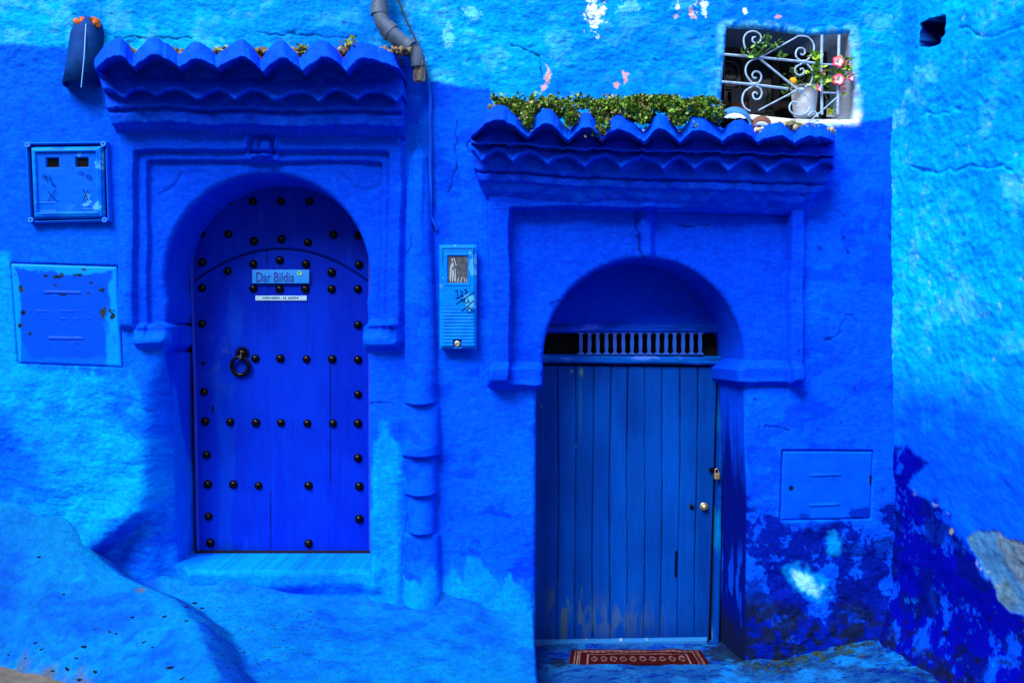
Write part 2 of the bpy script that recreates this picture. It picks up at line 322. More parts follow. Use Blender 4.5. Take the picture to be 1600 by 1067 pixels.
def wall_col(U, V, depth=0.0):
    X = U/S; Z = V/S
    n1 = fbm(X*1.6, Z*2.2, 51, 4); n2 = fbm(X*6, Z*9, 55, 4); n3 = fbm(X*22, Z*22, 58, 3)
    wu = U+7*fbm(X*7, Z*7, 61, 4, 0.65); wv = V+7*fbm(X*7+3, Z*7, 62, 4, 0.65)
    c = np.zeros(U.shape+(3,))+MID
    c = mixc(c, MID*np.array([1, 1.35, 1]), np.clip(0.5+n1, 0, 1)*0.8)
    c = mixc(c, MIDP, inb(box(wu, wv, 206, 180, 632, 520, 6), 8)); c = mixc(c, MIDP, inb(box(wu, wv, 764, 250, 1250, 604, 5), 8))
    c = mixc(c, MIDP*np.array([1, 0.8, 0.95]), 0.7*ss(0.15, 0.5, n2)*ss(560, 640, U))
    # upper cyan coat
    vb = np.interp(U, [-400, 0, 110, 150, 175, 630, 650, 664, 700, 765, 776, 1120, 1130, 1338, 1400], [68, 69, 76, 80, 92, 74, 96, 128, 134, 138, 196, 200, 192, 192, 182])
    up = ss(3, -3, V+4*n2+2*n3-vb)
    cyan = np.clip(0.62+0.75*n1+0.35*n2, 0, 1)
    cyan = np.clip(cyan+0.35*ss(430, 300, U)+0.6*blob(U, V, 760, 60, 95, 90)+0.4*ss(1330, 1370, U)-0.55*blob(U, V, 540, 40, 110, 60)-0.65*blob(U, V, 960, 120, 130, 90)-0.3*blob(U, V, 1080, 60, 60, 80)-0.5*blob(U, V, 1250, 20, 90, 22), 0, 1)
    cu = mixc(np.zeros(c.shape)+CY2, CY, cyan)
    cu = mixc(cu, PALE, 0.28*ss(0.15, 0.75, n2+0.5*n3)*cyan)
    c = np.where(up[..., None] > 0, c*(1-up[..., None])+cu*up[..., None], c)
    n9 = fbm(X*38, Z*38, 99, 4, .7)
    # bright chips and pinkish undercoat
    for cu_, cv_, ru, rv, colr in ((928, 18, 16, 30, WHITE), (985, 10, 24, 12, PALE), (1100, 8, 9, 14, WHITE), (1085, 22, 7, 8, PINK), (1056, 27, 4, 4, PINK), (854, 119, 4, 12, PINK), (846, 135, 7, 7, PINK), (972, 118, 6, 9, PINK), (965, 132, 6, 4, PINK), (955, 150, 5, 5, PINK), (1216, 26, 9, 4, PINK), (1165, 16, 4, 6, WHITE), (1060, 12, 4, 5, WHITE), (700, 62, 8, 20, PALE), (735, 22, 20, 10, PALE)):
        bl = blob(wu, wv, cu_, cv_, ru*1.2, rv*1.2); c = mixc(c, colr, ss(0.60, 0.72, bl+0.55*n9)*0.9*ss(0.12, 0.25, bl))
    c = mixc(c, PALE, 0.8*ss(16, 4, np.abs(poly_sdf(wu, wv, OPEN3)))*ss(0.0, 0.3, 0.4+n3+0.6*ss(150, 185, V)))
    c = mixc(c, WHITE, ss(165, 180, V+3*n3)*ss(202, 190, V+4*n2+10*ss(1175, 1150, U))*inb(box(wu, wv, 1130, 150, 1345, 200, 8), 7))
    c = mixc(c, WHITE, 0.6*inb(box(wu, wv, 1318, 55, 1338, 190, 4), 7)*np.clip(0.6+n2, 0, 1))
    # worn light wash at left edge, lower left, jambs and feet
    L = [(-400, 575), (95, 566), (190, 585), (232, 630), (246, 668), (262, 660), (280, 700), (292, 730), (300, 1100), (-400, 1100)]
    ml = ss(8, -8, poly_sdf(wu, wv, L)+10*n2+8*fbm(X*30, Z*6, 67, 3))
    lc = mixc(np.zeros(c.shape)+MID*np.array([1, 1.25, 1]), CY*np.array([1, 0.85, 1]), np.clip(0.20+0.9*n1+0.6*n2+0.25*fbm(X*14, Z*30, 97, 5, .7)+0.7*blob(U, V, 215, 765, 60, 50)+0.5*blob(U, V, 110, 790, 120, 40)+0.3*blob(U, V, 20, 610, 60, 30)-0.3*blob(U, V, 150, 660, 90, 50)-0.4*blob(U, V, 30, 720, 50, 50)+0.2*ss(780, 850, V), 0, 1))
    lc = mixc(lc, CY2, 0.5*ss(0.1, 0.5, n2))
    c = c*(1-ml[..., None])+lc*ml[..., None]
    c = mixc(c, MIDP*np.array([1, 1.0, 1]), 0.85*inb(poly_sdf(wu, wv, [(144, 862), (176, 830), (214, 800), (240, 815), (262, 790), (290, 780), (290, 925), (262, 945), (205, 935), (160, 910)]), 8)*np.clip(0.85+n2, 0, 1))
    c = mixc(c, CY*np.array([1, .8, 1]), 0.85*ss(6, -6, poly_sdf(wu, wv, [(-400, 395), (12, 395), (24, 430), (34, 566), (96, 590), (-400, 640)])+6*n2))
    c = mixc(c, MIDP, 0.6*blob(wu, wv, 8, 655, 14, 14))
    J = [(582, 700), (592, 660), (604, 652), (620, 690), (634, 730), (634, 1100), (560, 1100), (572, 880), (584, 760)]
    mj = ss(6, -6, poly_sdf(wu, wv, J)+5*n2); c = mixc(c, CY*np.array([1, .72, 1]), mj*np.clip(0.75+0.5*n1+0.3*n2, 0, 1))
    F = [(632, 895), (655, 905), (682, 878), (690, 905), (708, 885), (722, 905), (735, 868), (760, 885), (782, 905), (793, 888), (803, 912), (822, 925), (842, 930), (842, 1100), (632, 1100)]
    mf = ss(5, -5, poly_sdf(wu, wv+5*fbm(X*30, Z*3, 66, 3), F)+4*n2); c = mixc(c, CY*np.array([1, .66, 1]), mf*np.clip(0.8+0.5*n2, 0, 1))
    B = box(wu, wv, 240, 866, 590, 990, 8); c = mixc(c, CY*np.array([1, .64, 1]), inb(B, 10)*np.clip(0.85+0.5*n2-0.6*blob(U, V, 420, 925, 130, 9), 0, 1))  # wash thinned in a band: shadow line of the doorstep, painted
    c = mixc(c, DEEP*1.5, 0.55*ss(0.2, 0.55, n2+0.3*n3)*inb(box(U, V, 690, 640, 835, 900, 20), 25)*ss(640, 880, V))
    # right jamb streaks and mouldy skirt of the lower right
    st = fbm(X*26, Z*3.2, 71, 4)
    jm = inb(box(wu, wv, 1118, 640, 1176, 1080, 10), 12)*ss(610, 760, V)
    c = mixc(c, NAVY*1.3, jm*np.clip(0.75-0.9*ss(0.15, 0.5, st), 0, 1)); c = mixc(c, MIDP, 0.6*jm*ss(0.25, 0.5, st)*ss(830, 900, V))
    K = [(1120, 740), (1150, 765), (1178, 770), (1192, 798), (1216, 806), (1222, 822), (1300, 816), (1362, 812), (1372, 795), (1400, 780), (1420, 1100), (1110, 1100)]
    mk = ss(6, -6, poly_sdf(wu, wv, K)+10*n2)
    pch = fbm(X*4.2+1.3, Z*3.6, 81, 7, 0.72)*1.15
    kc = mixc(np.zeros(c.shape)+DEEP*0.85, MID*0.9, ss(0.02, 0.10, pch-0.35*ss(930, 980, V)+0.22*blob(U, V, 1290, 880, 90, 60)))
    kc = mixc(kc, NAVY, 0.7*ss(0.1, 0.4, n2-0.3*n3))
    kc = mixc(kc, CY*0.9, ss(0.35, 1.0, blob(wu, wv, 1302, 848, 15, 22)+0.3*n3)*0.75)  # this pale spot and the next: wet highlights painted into the colour
    sp = line_sdf(wu, wv, [(1242, 900), (1258, 912), (1275, 922)]); kc = mixc(kc, CY, 0.8*ss(26, 6, sp+8*n3)); kc = mixc(kc, np.array([0.16, 0.50, 0.74]), ss(13, 2, sp+5*n3))
    c = c*(1-mk[..., None])+kc*mk[..., None]
    md = ss(930, 985, V+26*n2)*ss(1110, 1140, U); c = mixc(c, MOULD, 0.85*md*ss(-0.25, 0.25, n2+n3))
    c = mixc(c, NAVY*0.4, 0.6*blob(wu, wv, 1140, 990, 26, 22))
    for k in CRACKS: c = mixc(c, NAVY*0.7, 0.7*ss(1.8, 0.4, line_sdf(U+3*fbm(X*20, Z*20, 3, 2), V+3*fbm(X*20, Z*20, 4, 2), k)+0.6*n3))
    c = mixc(c, NAVY, 0.7*ss(1.0, 1.08, fbm(X*14, Z*14, 91, 3))*0.8*ss(600, 1100, U+400*n1))
    br = fbm(X*22, Z*60, 95, 4, .65)*ss(0, 1, 0.5+0.5*n1+0.5)+0.7*fbm(X*70, Z*34, 96, 3); c[..., 1] *= np.clip(1+0.20*br, 0.5, 1.6); c[..., 2] *= np.clip(1+0.07*br, 0.6, 1.2)
    return np.clip(c, 0, 1)

# ================================================================= THE HOUSE
house = empty('blue_house', (0, 0, 0), 'blue limewashed house with two arched doorways under small tiled canopies', 'house')

def axis_coords(segs):
    out = [np.array([segs[0][0]])]
    for (a, b, s) in segs:
        n = max(1, int(round((b-a)/s))); out.append(np.linspace(a, b, n+1)[1:])
    return np.concatenate(out)
def build_wall():
    u = axis_coords([(-500, -60, 12), (-60, 1404, 1.4)]); v = axis_coords([(-420, -20, 12), (-20, 1075, 1.4), (1075, 1150, 12)])
    U, V = np.meshgrid(u, v); nr, nc = U.shape
    F = grid_faces(nr, nc); keep = np.ones(len(F), bool); rings = []
    cu = U.ravel()[F].mean(1); cv = V.ravel()[F].mean(1); Uf = U.ravel().copy(); Vf = V.ravel().copy()
    info = []
    for o in (OPEN1, OPEN2, OPEN3):
        us = [a for a, b in o]; vv = [b for a, b in o]
        m = (cu > min(us)-4) & (cu < max(us)+4) & (cv > min(vv)-4) & (cv < max(vv)+4)
        idx = np.where(m)[0]; s = poly_sdf(cu[idx], cv[idx], o); rm = idx[s < 0]; keep[rm] = False
        # boundary edges of the removed patch
        fr = F[rm]; e = np.concatenate([fr[:, [0, 1]], fr[:, [1, 2]], fr[:, [2, 3]], fr[:, [3, 0]]])
        key = np.sort(e, 1); k = key[:, 0].astype(np.int64)*(nr*nc)+key[:, 1]
        _, inv, cnt = np.unique(k, return_inverse=True, return_counts=True); be = e[cnt[inv] == 1]
        nxt = {int(a): int(b) for a, b in be}; st = int(be[0, 0]); loop = [st]; cur = nxt[st]
        while cur != st: loop.append(cur); cur = nxt[cur]
        loop = np.array(loop)
        for _ in range(3):                        # pull the rim onto the outline
            a, b = Uf[loop], Vf[loop]; d0 = poly_sdf(a, b, o); gx = poly_sdf(a+.2, b, o)-poly_sdf(a-.2, b, o); gy = poly_sdf(a, b+.2, o)-poly_sdf(a, b-.2, o)
            g = np.hypot(gx, gy)+1e-9; Uf[loop] = a-d0*gx/g; Vf[loop] = b-d0*gy/g
        info.append(loop)
    h = wall_h(Uf.reshape(U.shape), Vf.reshape(U.shape)).ravel(); col = wall_col(Uf.reshape(U.shape), Vf.reshape(U.shape)).reshape(-1, 3)
    co = np.stack([(Uf-800)/S, -h, CZ+(533.5-Vf)/S], -1)
    Fs = [F[keep]]; base = len(co); COS = [co]; COLS = [col]
    for k, (loop, depth, n) in enumerate(zip(info, (0.44, 0.46, 0.42), (34, 36, 26))):
        u0, v0, h0 = Uf[loop], Vf[loop], h[loop]; m = len(loop); prev = loop
        for j in range(1, n+1):
            t = j/n; y = -h0*(1-t)+depth*t if True else 0
            uu = u0.copy(); vv_ = v0.copy()
            wob = 1.6*fbm(v0/S*5+u0/S*3, y*6+k*9, 101+k, 3)*min(1, t*4)
            cu_, cv_ = u0.mean(), v0.mean()
            if k == 0:
                uu = uu + -10*t*ss(430, 579, u0) + wob; imp = np.where((v0 > 503) & (v0 < 552), 1.0, 0)
                uu = uu + imp*np.where(u0 < 400, -8*ss(0.2, 0.6, np.full(m, t)), 0); vv_ = vv_ + np.where(v0 > 880, -3*0*t, 0)
            elif k == 1: uu = uu + -14*t*ss(1020, 1160, u0) + wob*0.7
            else:
                uu = uu + 6*t*ss(1230, 1320, u0) - 12*t*ss(1200, 1136, u0) + wob; vv_ = vv_ + np.where(v0 < 80, -8*t, 0)+wob*0.5
            cc = np.stack([(uu-800)/S, y, CZ+(533.5-vv_)/S], -1)
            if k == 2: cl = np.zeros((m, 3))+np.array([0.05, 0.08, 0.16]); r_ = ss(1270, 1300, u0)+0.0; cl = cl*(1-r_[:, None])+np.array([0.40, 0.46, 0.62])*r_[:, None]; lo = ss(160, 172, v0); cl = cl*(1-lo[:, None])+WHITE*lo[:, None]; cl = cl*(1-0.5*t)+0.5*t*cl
            else:
                cl = wall_col(uu+np.where(k == 1, np.where(u0 > 1100, -30*t, 0), 0), vv_)
                if k == 0:
                    left = (u0 < 300)[:, None]; n4 = fbm(y*18, v0/S*5, 111, 4); wash = ss(-10, 14, v0-600-140*t+40*n4)*ss(1.3, .4, t+0.4*n4)
                    cl = np.where(left, mixc(np.zeros((m, 3))+MIDP, CY*np.array([1, .55, 1]), wash*0.8), cl)
                if k == 1:
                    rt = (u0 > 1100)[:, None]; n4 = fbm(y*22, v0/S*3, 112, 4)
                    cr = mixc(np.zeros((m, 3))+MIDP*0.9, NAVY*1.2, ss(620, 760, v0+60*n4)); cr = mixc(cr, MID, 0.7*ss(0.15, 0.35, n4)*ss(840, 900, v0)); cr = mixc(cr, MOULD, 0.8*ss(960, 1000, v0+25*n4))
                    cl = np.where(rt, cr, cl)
            COS.append(cc); COLS.append(cl); ids = np.arange(m)+base; base += m
            a = prev; b = np.roll(prev, -1); c = np.roll(ids, -1)
            Fs.append(np.stack([a, ids, c, b], -1)[:, ::-1]); prev = ids
    o = mesh_np('wall', np.concatenate(COS), np.concatenate(Fs), M_PLASTER, house, np.concatenate(COLS))
    return o
build_wall()

# ---------------------------------------------------------------- tiled canopies
def interp_smooth(x, xs, ys): return np.interp(x, xs, ys)
def canopy(name, crowns, valleys, crown_y, tilt, rows, label, px_rng, colr, second, bare=None, seed=0):
    """rows: (py, protrusion, wave amp px, second wave amp px, left px, right px, paint 0..1 where 0 is bare clay)"""
    kn = sorted([(c, 1.0) for c in crowns]+[(c, -1.0) for c in valleys]); kx = np.array([a for a, b in kn])
    # refine rows along the section
    R_ = np.array(rows, float); seglen = np.hypot(np.diff(R_[:, 0])/S, np.diff(R_[:, 1])); t = [0.0]; tt = []
    cum = np.concatenate([[0], np.cumsum(seglen)]); n = int(cum[-1]/0.0065); s = np.unique(np.concatenate([np.linspace(0, cum[-1], n), cum]))
    P = np.stack([np.interp(s, cum, R_[:, i]) for i in range(R_.shape[1])], -1)
    # round the section a little
    for i in (0, 1, 4, 5):
        a = P[:, i].copy()
        for _ in range(2): a[1:-1] = 0.25*a[:-2]+0.5*a[1:-1]+0.25*a[2:]
        P[:, i] = a
    nc = int((px_rng[1]-px_rng[0])/1.6); f = np.linspace(0, 1, nc)
    U = P[:, 4][:, None]*(1-f)+P[:, 5][:, None]*f                    # photo px
    Uw = px_rng[0]+(px_rng[1]-px_rng[0])*f                            # px used for the waves
    ph = np.interp(Uw, kx, np.arange(len(kx)))                        # piecewise phase: integer at crown / valley
    first_crown = kn[0][1] > 0
    w = np.abs(np.cos(np.pi/2*(ph+(0 if first_crown else 1))))*2-1    # round crowns, sharp valleys
    if seed == 2: w = w*np.interp(Uw, [736, 900, 1100, 1300], [1.05, 0.95, 0.8, 0.66])
    w = w[None, :]*(1+0.22*fbm(Uw/S*4, Uw*0+3, 160+seed, 2)[None, :])+0.14*fbm(U/S*8, P[:, 0][:, None]/S*8, 120+seed, 3)
    ph2 = np.interp(Uw, second, np.arange(len(second))); w2 = np.abs(np.sin(np.pi/2*ph2))*2-1
    w2 = w2[None, :]*(1+0.25*fbm(Uw/S*5, Uw*0, 170+seed, 2)[None, :])
    cy = np.interp(Uw, crown_y[0], crown_y[1])[None, :]
    PY = P[:, 0][:, None]+cy+tilt*(Uw-px_rng[0])[None, :]-P[:, 2][:, None]*w-P[:, 3][:, None]*w2+(1.6*fbm(Uw/S*16, Uw*0+5, 180+seed, 3)+1.0*fbm(Uw/S*45, Uw*0, 181+seed, 2))[None, :]*ss(0.03, 0.2, P[:, 1])[:, None]
    pr = P[:, 1][:, None]+0*U+(0.015*fbm(U/S*6, PY/S*6, 130+seed, 4)+0.004*fbm(U/S*20, PY/S*20, 133+seed, 3))*ss(0.02, 0.08, P[:, 1])[:, None]
    pr = pr-0.022*(P[:, 3][:, None]/10)*(w2)+0.016*(P[:, 2][:, None]/12)*w*ss(200, 0, 0*U)
    # ends roll back to the wall
    e0 = np.minimum(f, 1-f)*(px_rng[1]-px_rng[0]); rr = 14.0
    q = np.sqrt(np.clip(1-(1-np.clip(e0/rr, 0, 1))**2, 0, 1))[None, :]
    pr = pr*(0.80+0.20*q)
    XYZ = Wn(U, PY, pr)
    # end caps: extra columns going back to the wall
    cols = []
    for side, idx in ((-1, 0), (1, -1)):
        ed = XYZ[:, idx]; caps = []
        for k in range(1, 13):
            a = ed.copy(); a[:, 1] = ed[:, 1]*(1-k/12)+0.03*(k/12); a[:, 0] = ed[:, 0]-side*0.02*(k/12)*0; caps.append(a)
        cols.append(caps)
    G = np.concatenate([np.stack(cols[0][::-1], 1), XYZ, np.stack(cols[1], 1)], 1)
    nU = 12
    paint = P[:, 6][:, None]+0*U
    nz = fbm(U/S*14, PY/S*14, 140+seed, 4)
    pa = ss(0.35, 0.6, paint+0.35*nz)
    dk = fbm(U/S*18, PY/S*40, 145+seed, 5, .7)
    clay = np.zeros(U.shape+(3,))+np.array([0.16, 0.10, 0.07]); clay = mixc(clay, np.array([0.30, 0.28, 0.2]), ss(0, 0.4, nz)); clay = mixc(clay, np.array([0.05, 0.07, 0.02]), ss(0.1, 0.5, -nz))
    pc = np.zeros(U.shape+(3,))+colr; pc = mixc(pc, colr*np.array([1, 1.6, 1.05]), np.clip(0.35+fbm(U/S*4, PY/S*6, 150+seed, 4), 0, 1)*0.6); pc[..., 1] *= np.clip(1+0.3*dk, .4, 1.7); pc[..., 2] *= np.clip(1+0.12*dk, .6, 1.2); pc = mixc(pc, NAVY, 0.5*ss(0.75, 0.95, dk)*ss(.05, .2, P[:, 1])[:, None])
    if bare is not None:
        for (b0, b1, lo) in bare: pa = pa*(1-ss(0, 6, np.minimum(Uw-b0, b1-Uw))[None, :]*ss(lo-0.04, lo-0.16, (np.arange(len(P))/len(P))[:, None]+0.03*nz))
    cc = clay*(1-pa[..., None])+pc*pa[..., None]
    cl = np.concatenate([np.repeat(cc[:, :1], nU, 1), cc, np.repeat(cc[:, -1:], nU, 1)], 1)
    nr, ncc = G.shape[:2]
    o = mesh_np(name, G, grid_faces(nr, ncc), M_CANOPY, house, cl); o['label'] = label
    return o
# left canopy -------- py values are relative to the local wave centre
canopy('tiled_canopy', [183, 245, 312, 381, 445, 513, 580], [148, 209, 281, 343, 415, 479, 548, 640], ([150, 183, 245, 312, 381, 446, 514, 580, 640], [-2, -4, -5, 1, -2, 3, 0, 1, 3]), 0.0,
       [(84, -0.03, 6, 0, 160, 622, 0), (82, 0.10, 9, 0, 158, 624, 0), (79.5, 0.22, 12, 0, 154, 622, 0), (77, 0.275, 13, 0, 150, 618, 0.7), (78.5, 0.295, 13, 0, 148, 616, 1), (88, 0.335, 12, 0, 147, 618, 1), (98, 0.385, 9, 0, 148, 622, 1), (101, 0.38, 9, 0, 149, 625, 1),
        (104, 0.27, 11, 0, 152, 628, 1), (113, 0.13, 8, 0, 154, 629, 1), (126, 0.145, 1, 2, 156, 629, 1), (146, 0.240, 0, 8, 160, 630, 1), (150, 0.23, 0, 8, 162, 630, 1), (153, 0.12, 0, 6, 164, 630, 1), (160, 0.125, 0, 1, 164, 630, 1), (168, 0.155, 0, 0, 165, 631, 1), (171, 0.150, 0, 0, 166, 631, 1), (176, 0.112, 0, 0, 169, 631, 1), (181, 0.150, 0, 0, 171, 631, 1), (195, 0.140, 0, 0, 174, 631, 1), (199, 0.105, 0, 0, 177, 631, 1),
        (206, 0.075, 0, 0, 180, 632, 1), (212, 0.048, 0, 0, 184, 632, 1), (216, 0.02, 0, 0, 187, 632, 1), (218, -0.02, 0, 0, 188, 631, 1)],
       'wavy blue canopy of curved tiles over the studded door', (147, 632), MIDP, [130, 152, 180, 206, 234, 262, 300, 330, 360, 394, 426, 462, 495, 524, 558, 588, 622, 640], seed=1)
canopy('tiled_canopy', [776, 852, 917, 967, 1032, 1092, 1156, 1214, 1270], [738, 825, 888, 941, 1005, 1062, 1128, 1182, 1241, 1312], ([730, 800, 900, 1000, 1100, 1160, 1300], [-6, -5, 2, 4, 5, 6, 8]), 0.010,
       [(194, -0.03, 6, 0, 745, 1300, 0), (192, 0.10, 10, 0, 743, 1302, 0), (190, 0.22, 12, 0, 740, 1302, 0), (186.5, 0.27, 14, 0, 738, 1303, 0.7), (188, 0.29, 14, 0, 737, 1303, 1), (196, 0.33, 13, 0, 736, 1304, 1), (204, 0.37, 10, 0, 736, 1304, 1), (206, 0.365, 10, 0, 736, 1304, 1),
        (208, 0.27, 12, 0, 736, 1304, 1), (215, 0.16, 8, 0, 736, 1304, 1), (225, 0.225, 0.5, 0, 736, 1304, 1), (227, 0.252, 0, 0, 736, 1304, 1), (230, 0.252, 0, 0, 736, 1304, 1), (232, 0.165, 0, 2, 736, 1304, 1), (246, 0.240, 0, 9, 737, 1304, 1), (250, 0.23, 0, 9, 737, 1303, 1), (252, 0.145, 0, 7, 738, 1302, 1), (268, 0.158, 0, 0, 740, 1300, 1), (272, 0.150, 0, 0, 742, 1297, 1), (275, 0.118, 0, 0, 744, 1292, 1), (278, 0.150, 0, 0, 745, 1290, 1), (287, 0.145, 0, 0, 747, 1283, 1), (290, 0.125, 0, 0, 748, 1275, 1),
        (303, 0.10, 0, 0, 754, 1264, 1), (316, 0.058, 0, 0, 760, 1253, 1), (322, 0.03, 0, 0, 764, 1249, 1), (324, -0.02, 0, 0, 765, 1248, 1)],
       'long wavy blue canopy of curved tiles over the plank door', (736, 1304), MIDP, [720, 735, 752, 778, 801, 830, 855, 884, 913, 944, 970, 1004, 1037, 1062, 1085, 1112, 1138, 1168, 1199, 1232, 1262, 1290, 1312],
       bare=[(1120, 1300, 0.20)], seed=2)

# ---------------------------------------------------------------- relief panels (doors, covers, boxes)
def panel(name, corners, p_base, hf, cf, mt, parent=None, step=1.5, back=0.02, at_depth=True):
    """corners TL, TR, BR, BL in photo px as seen at protrusion p_base; hf(U,V) adds relief in metres; cf(U,V) gives paint"""
    (a, b, c, d) = [np.array(q, float) for q in corners]
    nu = max(2, int(np.hypot(*(b-a))/step)); nv = max(2, int(np.hypot(*(d-a))/step))
    f, g = np.meshgrid(np.linspace(0, 1, nu+1), np.linspace(0, 1, nv+1)); f = f[..., None]; g = g[..., None]
    UV = (a*(1-f)+b*f)*(1-g)+(d*(1-f)+c*f)*g; U = UV[..., 0]; V = UV[..., 1]
    XYZ = Wn(U, V, np.full(U.shape, p_base)); XYZ[..., 1] -= hf(U, V); cl = cf(U, V)
    bk = XYZ.copy(); bk[..., 1] = -p_base+back
    G = np.pad(XYZ, ((1, 1), (1, 1), (0, 0)), mode='edge'); G[0, :, 1] = G[-1, :, 1] = -p_base+back; G[:, 0, 1] = G[:, -1, 1] = -p_base+back
    cl = np.pad(cl, ((1, 1), (1, 1), (0, 0)), mode='edge')
    return mesh_np(name, G, grid_faces(*G.shape[:2]), mt, parent, cl)
def const(c):
    c = np.array(c, float)
    return lambda U, V: np.zeros(U.shape+(3,))+c

# ---------------------------------------------------------------- studded door
DP1 = -0.40
def d1_h(U, V):
    arcv = 441-52*np.clip(1-((U-439)/138)**2, 0, 1)
    h = 0.012*ss(1.0, 3.0, V-arcv)
    g = np.abs(V-arcv); h = h-0.010*np.exp(-(g/1.6)**2)
    for x0, x1, a, b in ((357, 363, 640, 862), (394, 400, 290, 560), (418, 426, 290, 862), (460, 462, 760, 862), (517, 518, 290, 862), (480, 482, 380, 560)):
        xx = x0+(x1-x0)*(V-300)/560; h = h-0.0028*np.exp(-((U-xx)/0.9)**2)*ss(a, a+20, V)*ss(b+2, b-6, V)
    h = h+0.0016*fbm(U/S*3, V/S*1.0, 201, 3)+0.0006*fbm(U/S*50, V/S*3, 202, 3)
    return h
def d1_c(U, V):
    n = fbm(U/S*10, V/S*1.2, 205, 4); n2 = fbm(U/S*4, V/S*4, 206, 4)
    c = np.zeros(U.shape+(3,))+np.array([0, 0.012, 0.36]); c = mixc(c, [0, 0.020, 0.45], np.clip(0.5+n2*0.8+0.3*n, 0, 1))
    c = mixc(c, [0, 0.010, 0.40], 0.5*ss(0.3, 0.6, n)); c = mixc(c, [0, 0.01, 0.15], 0.6*ss(840, 862, V+10*n)*ss(0, 0.4, n2))
    for x, a, b in ((397, 560, 840), (460, 640, 700), (460, 770, 862), (481, 480, 560)):
        c = mixc(c, [0, 0.004, 0.10], 0.55*ss(1.3, 0.3, np.abs(U-x-1.5*np.sin(V/60)))*ss(a, a+20, V)*ss(b, b-20, V)*np.clip(.6+n, 0, 1))
    for x, a, b in ((517, 560, 760), (418, 380, 420), (424, 760, 862), (363, 660, 720)):
        c = mixc(c, [0, 0.002, 0.04], 0.85*ss(1.2, 0.3, np.abs(U-x))*ss(a, a+10, V)*ss(b, b-10, V))
    arcv = 441-52*np.clip(1-((U-439)/138)**2, 0, 1); c = mixc(c, [0, 0.002, 0.03], 0.9*ss(2.0, 1.0, np.abs(V-arcv)))
    c = mixc(c, [0, 0.003, 0.08], 0.7*ss(0.9, 1.15, fbm(U/S*20, V/S*20, 210, 4, .7))*ss(700, 860, V)); c = mixc(c, [0.0, 0.05, 0.5], 0.35*ss(0.5, 0.9, fbm(U/S*7, V/S*1.5, 212, 4)))
    # scuffs round the lock
    c = mixc(c, [0.01, 0.05, 0.3], 0.5*ss(0.2, 0.5, fbm(U/S*25, V/S*25, 209, 3))*blob(U, V, 350, 555, 26, 50))
    return c
door1 = panel('studded_door', [(300, 276), (590, 276), (588, 861), (311, 861)], DP1, d1_h, d1_c, M_DOOR, house, 1.6)
door1['label'] = 'arched royal blue wooden door covered with black studs'
bm = bmesh.new()      # frame slips: left, right, bottom gap
def slip(bm, pts, wd, p0, p1):
    for (a, b) in zip(pts[:-1], pts[1:]):
        A = W(*a, p0); B = W(*b, p0); add_prism(bm, [(A.x, A.z), (A.x+wd/S, A.z), (B.x+wd/S, B.z), (B.x, B.z)], -p1, -p0+0.03)
slip(bm, [(297, 285), (299, 440), (304, 600), (309, 866)], 5, DP1, DP1+0.018); slip(bm, [(576, 285), (577, 866)], 9, DP1, DP1+0.018)
M_DFRAME = mat('door_frame_paint', (0.0, 0.03, 0.5), rough=0.6, var=0.3, vscale=20)
bm_obj('door_frame', bm, M_DFRAME, door1)
bm = bmesh.new(); A = W(309, 859, DP1); B = W(590, 868, DP1); add_box(bm, A.x, 0.36, B.z, B.x, 0.398, A.z)
bm_obj('threshold_gap', bm, M_VOID, door1)  # solid near-black strip, painted as the shade under the door
bm = bmesh.new(); A = W(285, 255, -0.5); B = W(610, 885, -0.5); add_box(bm, A.x, 0.46, B.z, B.x, 0.5, A.z); A = W(815, 380, -0.62); B = W(1165, 1040, -0.62); add_box(bm, A.x, 0.605, B.z, B.x, 0.63, A.z); bm_obj('dark_backing', bm, M_VOID, house)
ARC = [(303, 440)]+[(303+k*274/24, 441-52*(1-((303+k*274/24-439)/138)**2)) for k in range(25)]
STUDS = [(357, 315), (395, 315), (439, 315), (484, 315), (314, 365), (357, 366), (397, 377), (440, 374), (481, 379), (521, 367), (560, 368),
 (316, 410), (357, 424), (397, 413), (438, 407), (479, 413), (519, 426), (561, 414), (317, 450), (397, 451), (438, 452), (478, 452), (519, 452), (560, 452),
 (317, 506), (560, 508), (400, 560), (439, 560), (480, 561), (520, 561), (560, 562), (320, 612), (560, 616), (322, 658), (361, 659), (401, 660), (440, 660), (481, 661), (521, 661), (560, 661),
 (324, 710), (560, 715), (326, 756), (366, 756), (405, 758), (483, 758), (562, 759), (327, 806), (562, 810), (330, 847), (483, 848), (319, 567)]
def stud_mesh():
    bm = bmesh.new(); r = 0.0265
    prof = [(r, 0.0), (r, 0.004), (r*0.9, 0.007)]+[(r*0.86*math.cos(a), 0.007+r*0.62*math.sin(a)) for a in [R(x) for x in (0, 15, 30, 45, 60, 75, 86)]]
    add_lathe(bm, prof, (0, 0, 0), 'y', 24, jit=lambda a, h: 1+(0.06*math.cos(8*a) if h <= 0.0045 else 0))
    return bm
st0 = None
for i, (x, y) in enumerate(STUDS):
    arcv = 441-52*max(0, 1-((x-439)/138)**2); dy = 0.011 if y > arcv else -0.001
    loc = W(x, y, DP1) + Vector((0, -dy, 0))
    if st0 is None: st0 = bm_obj('stud', stud_mesh(), M_BLACK, None); s_ = st0
    else: s_ = st0.copy(); C.objects.link(s_)
    s_.parent = door1; s_.location = loc; s_.rotation_euler = (random.uniform(-.06, .06), random.uniform(0, 6), random.uniform(-.06, .06))
    k = 0.5 if i == len(STUDS)-1 else random.uniform(0.94, 1.04); s_.scale = (k, k, k)
bm = bmesh.new()
c0 = W(380, 552, DP1)+Vector((0, -0.012, 0))
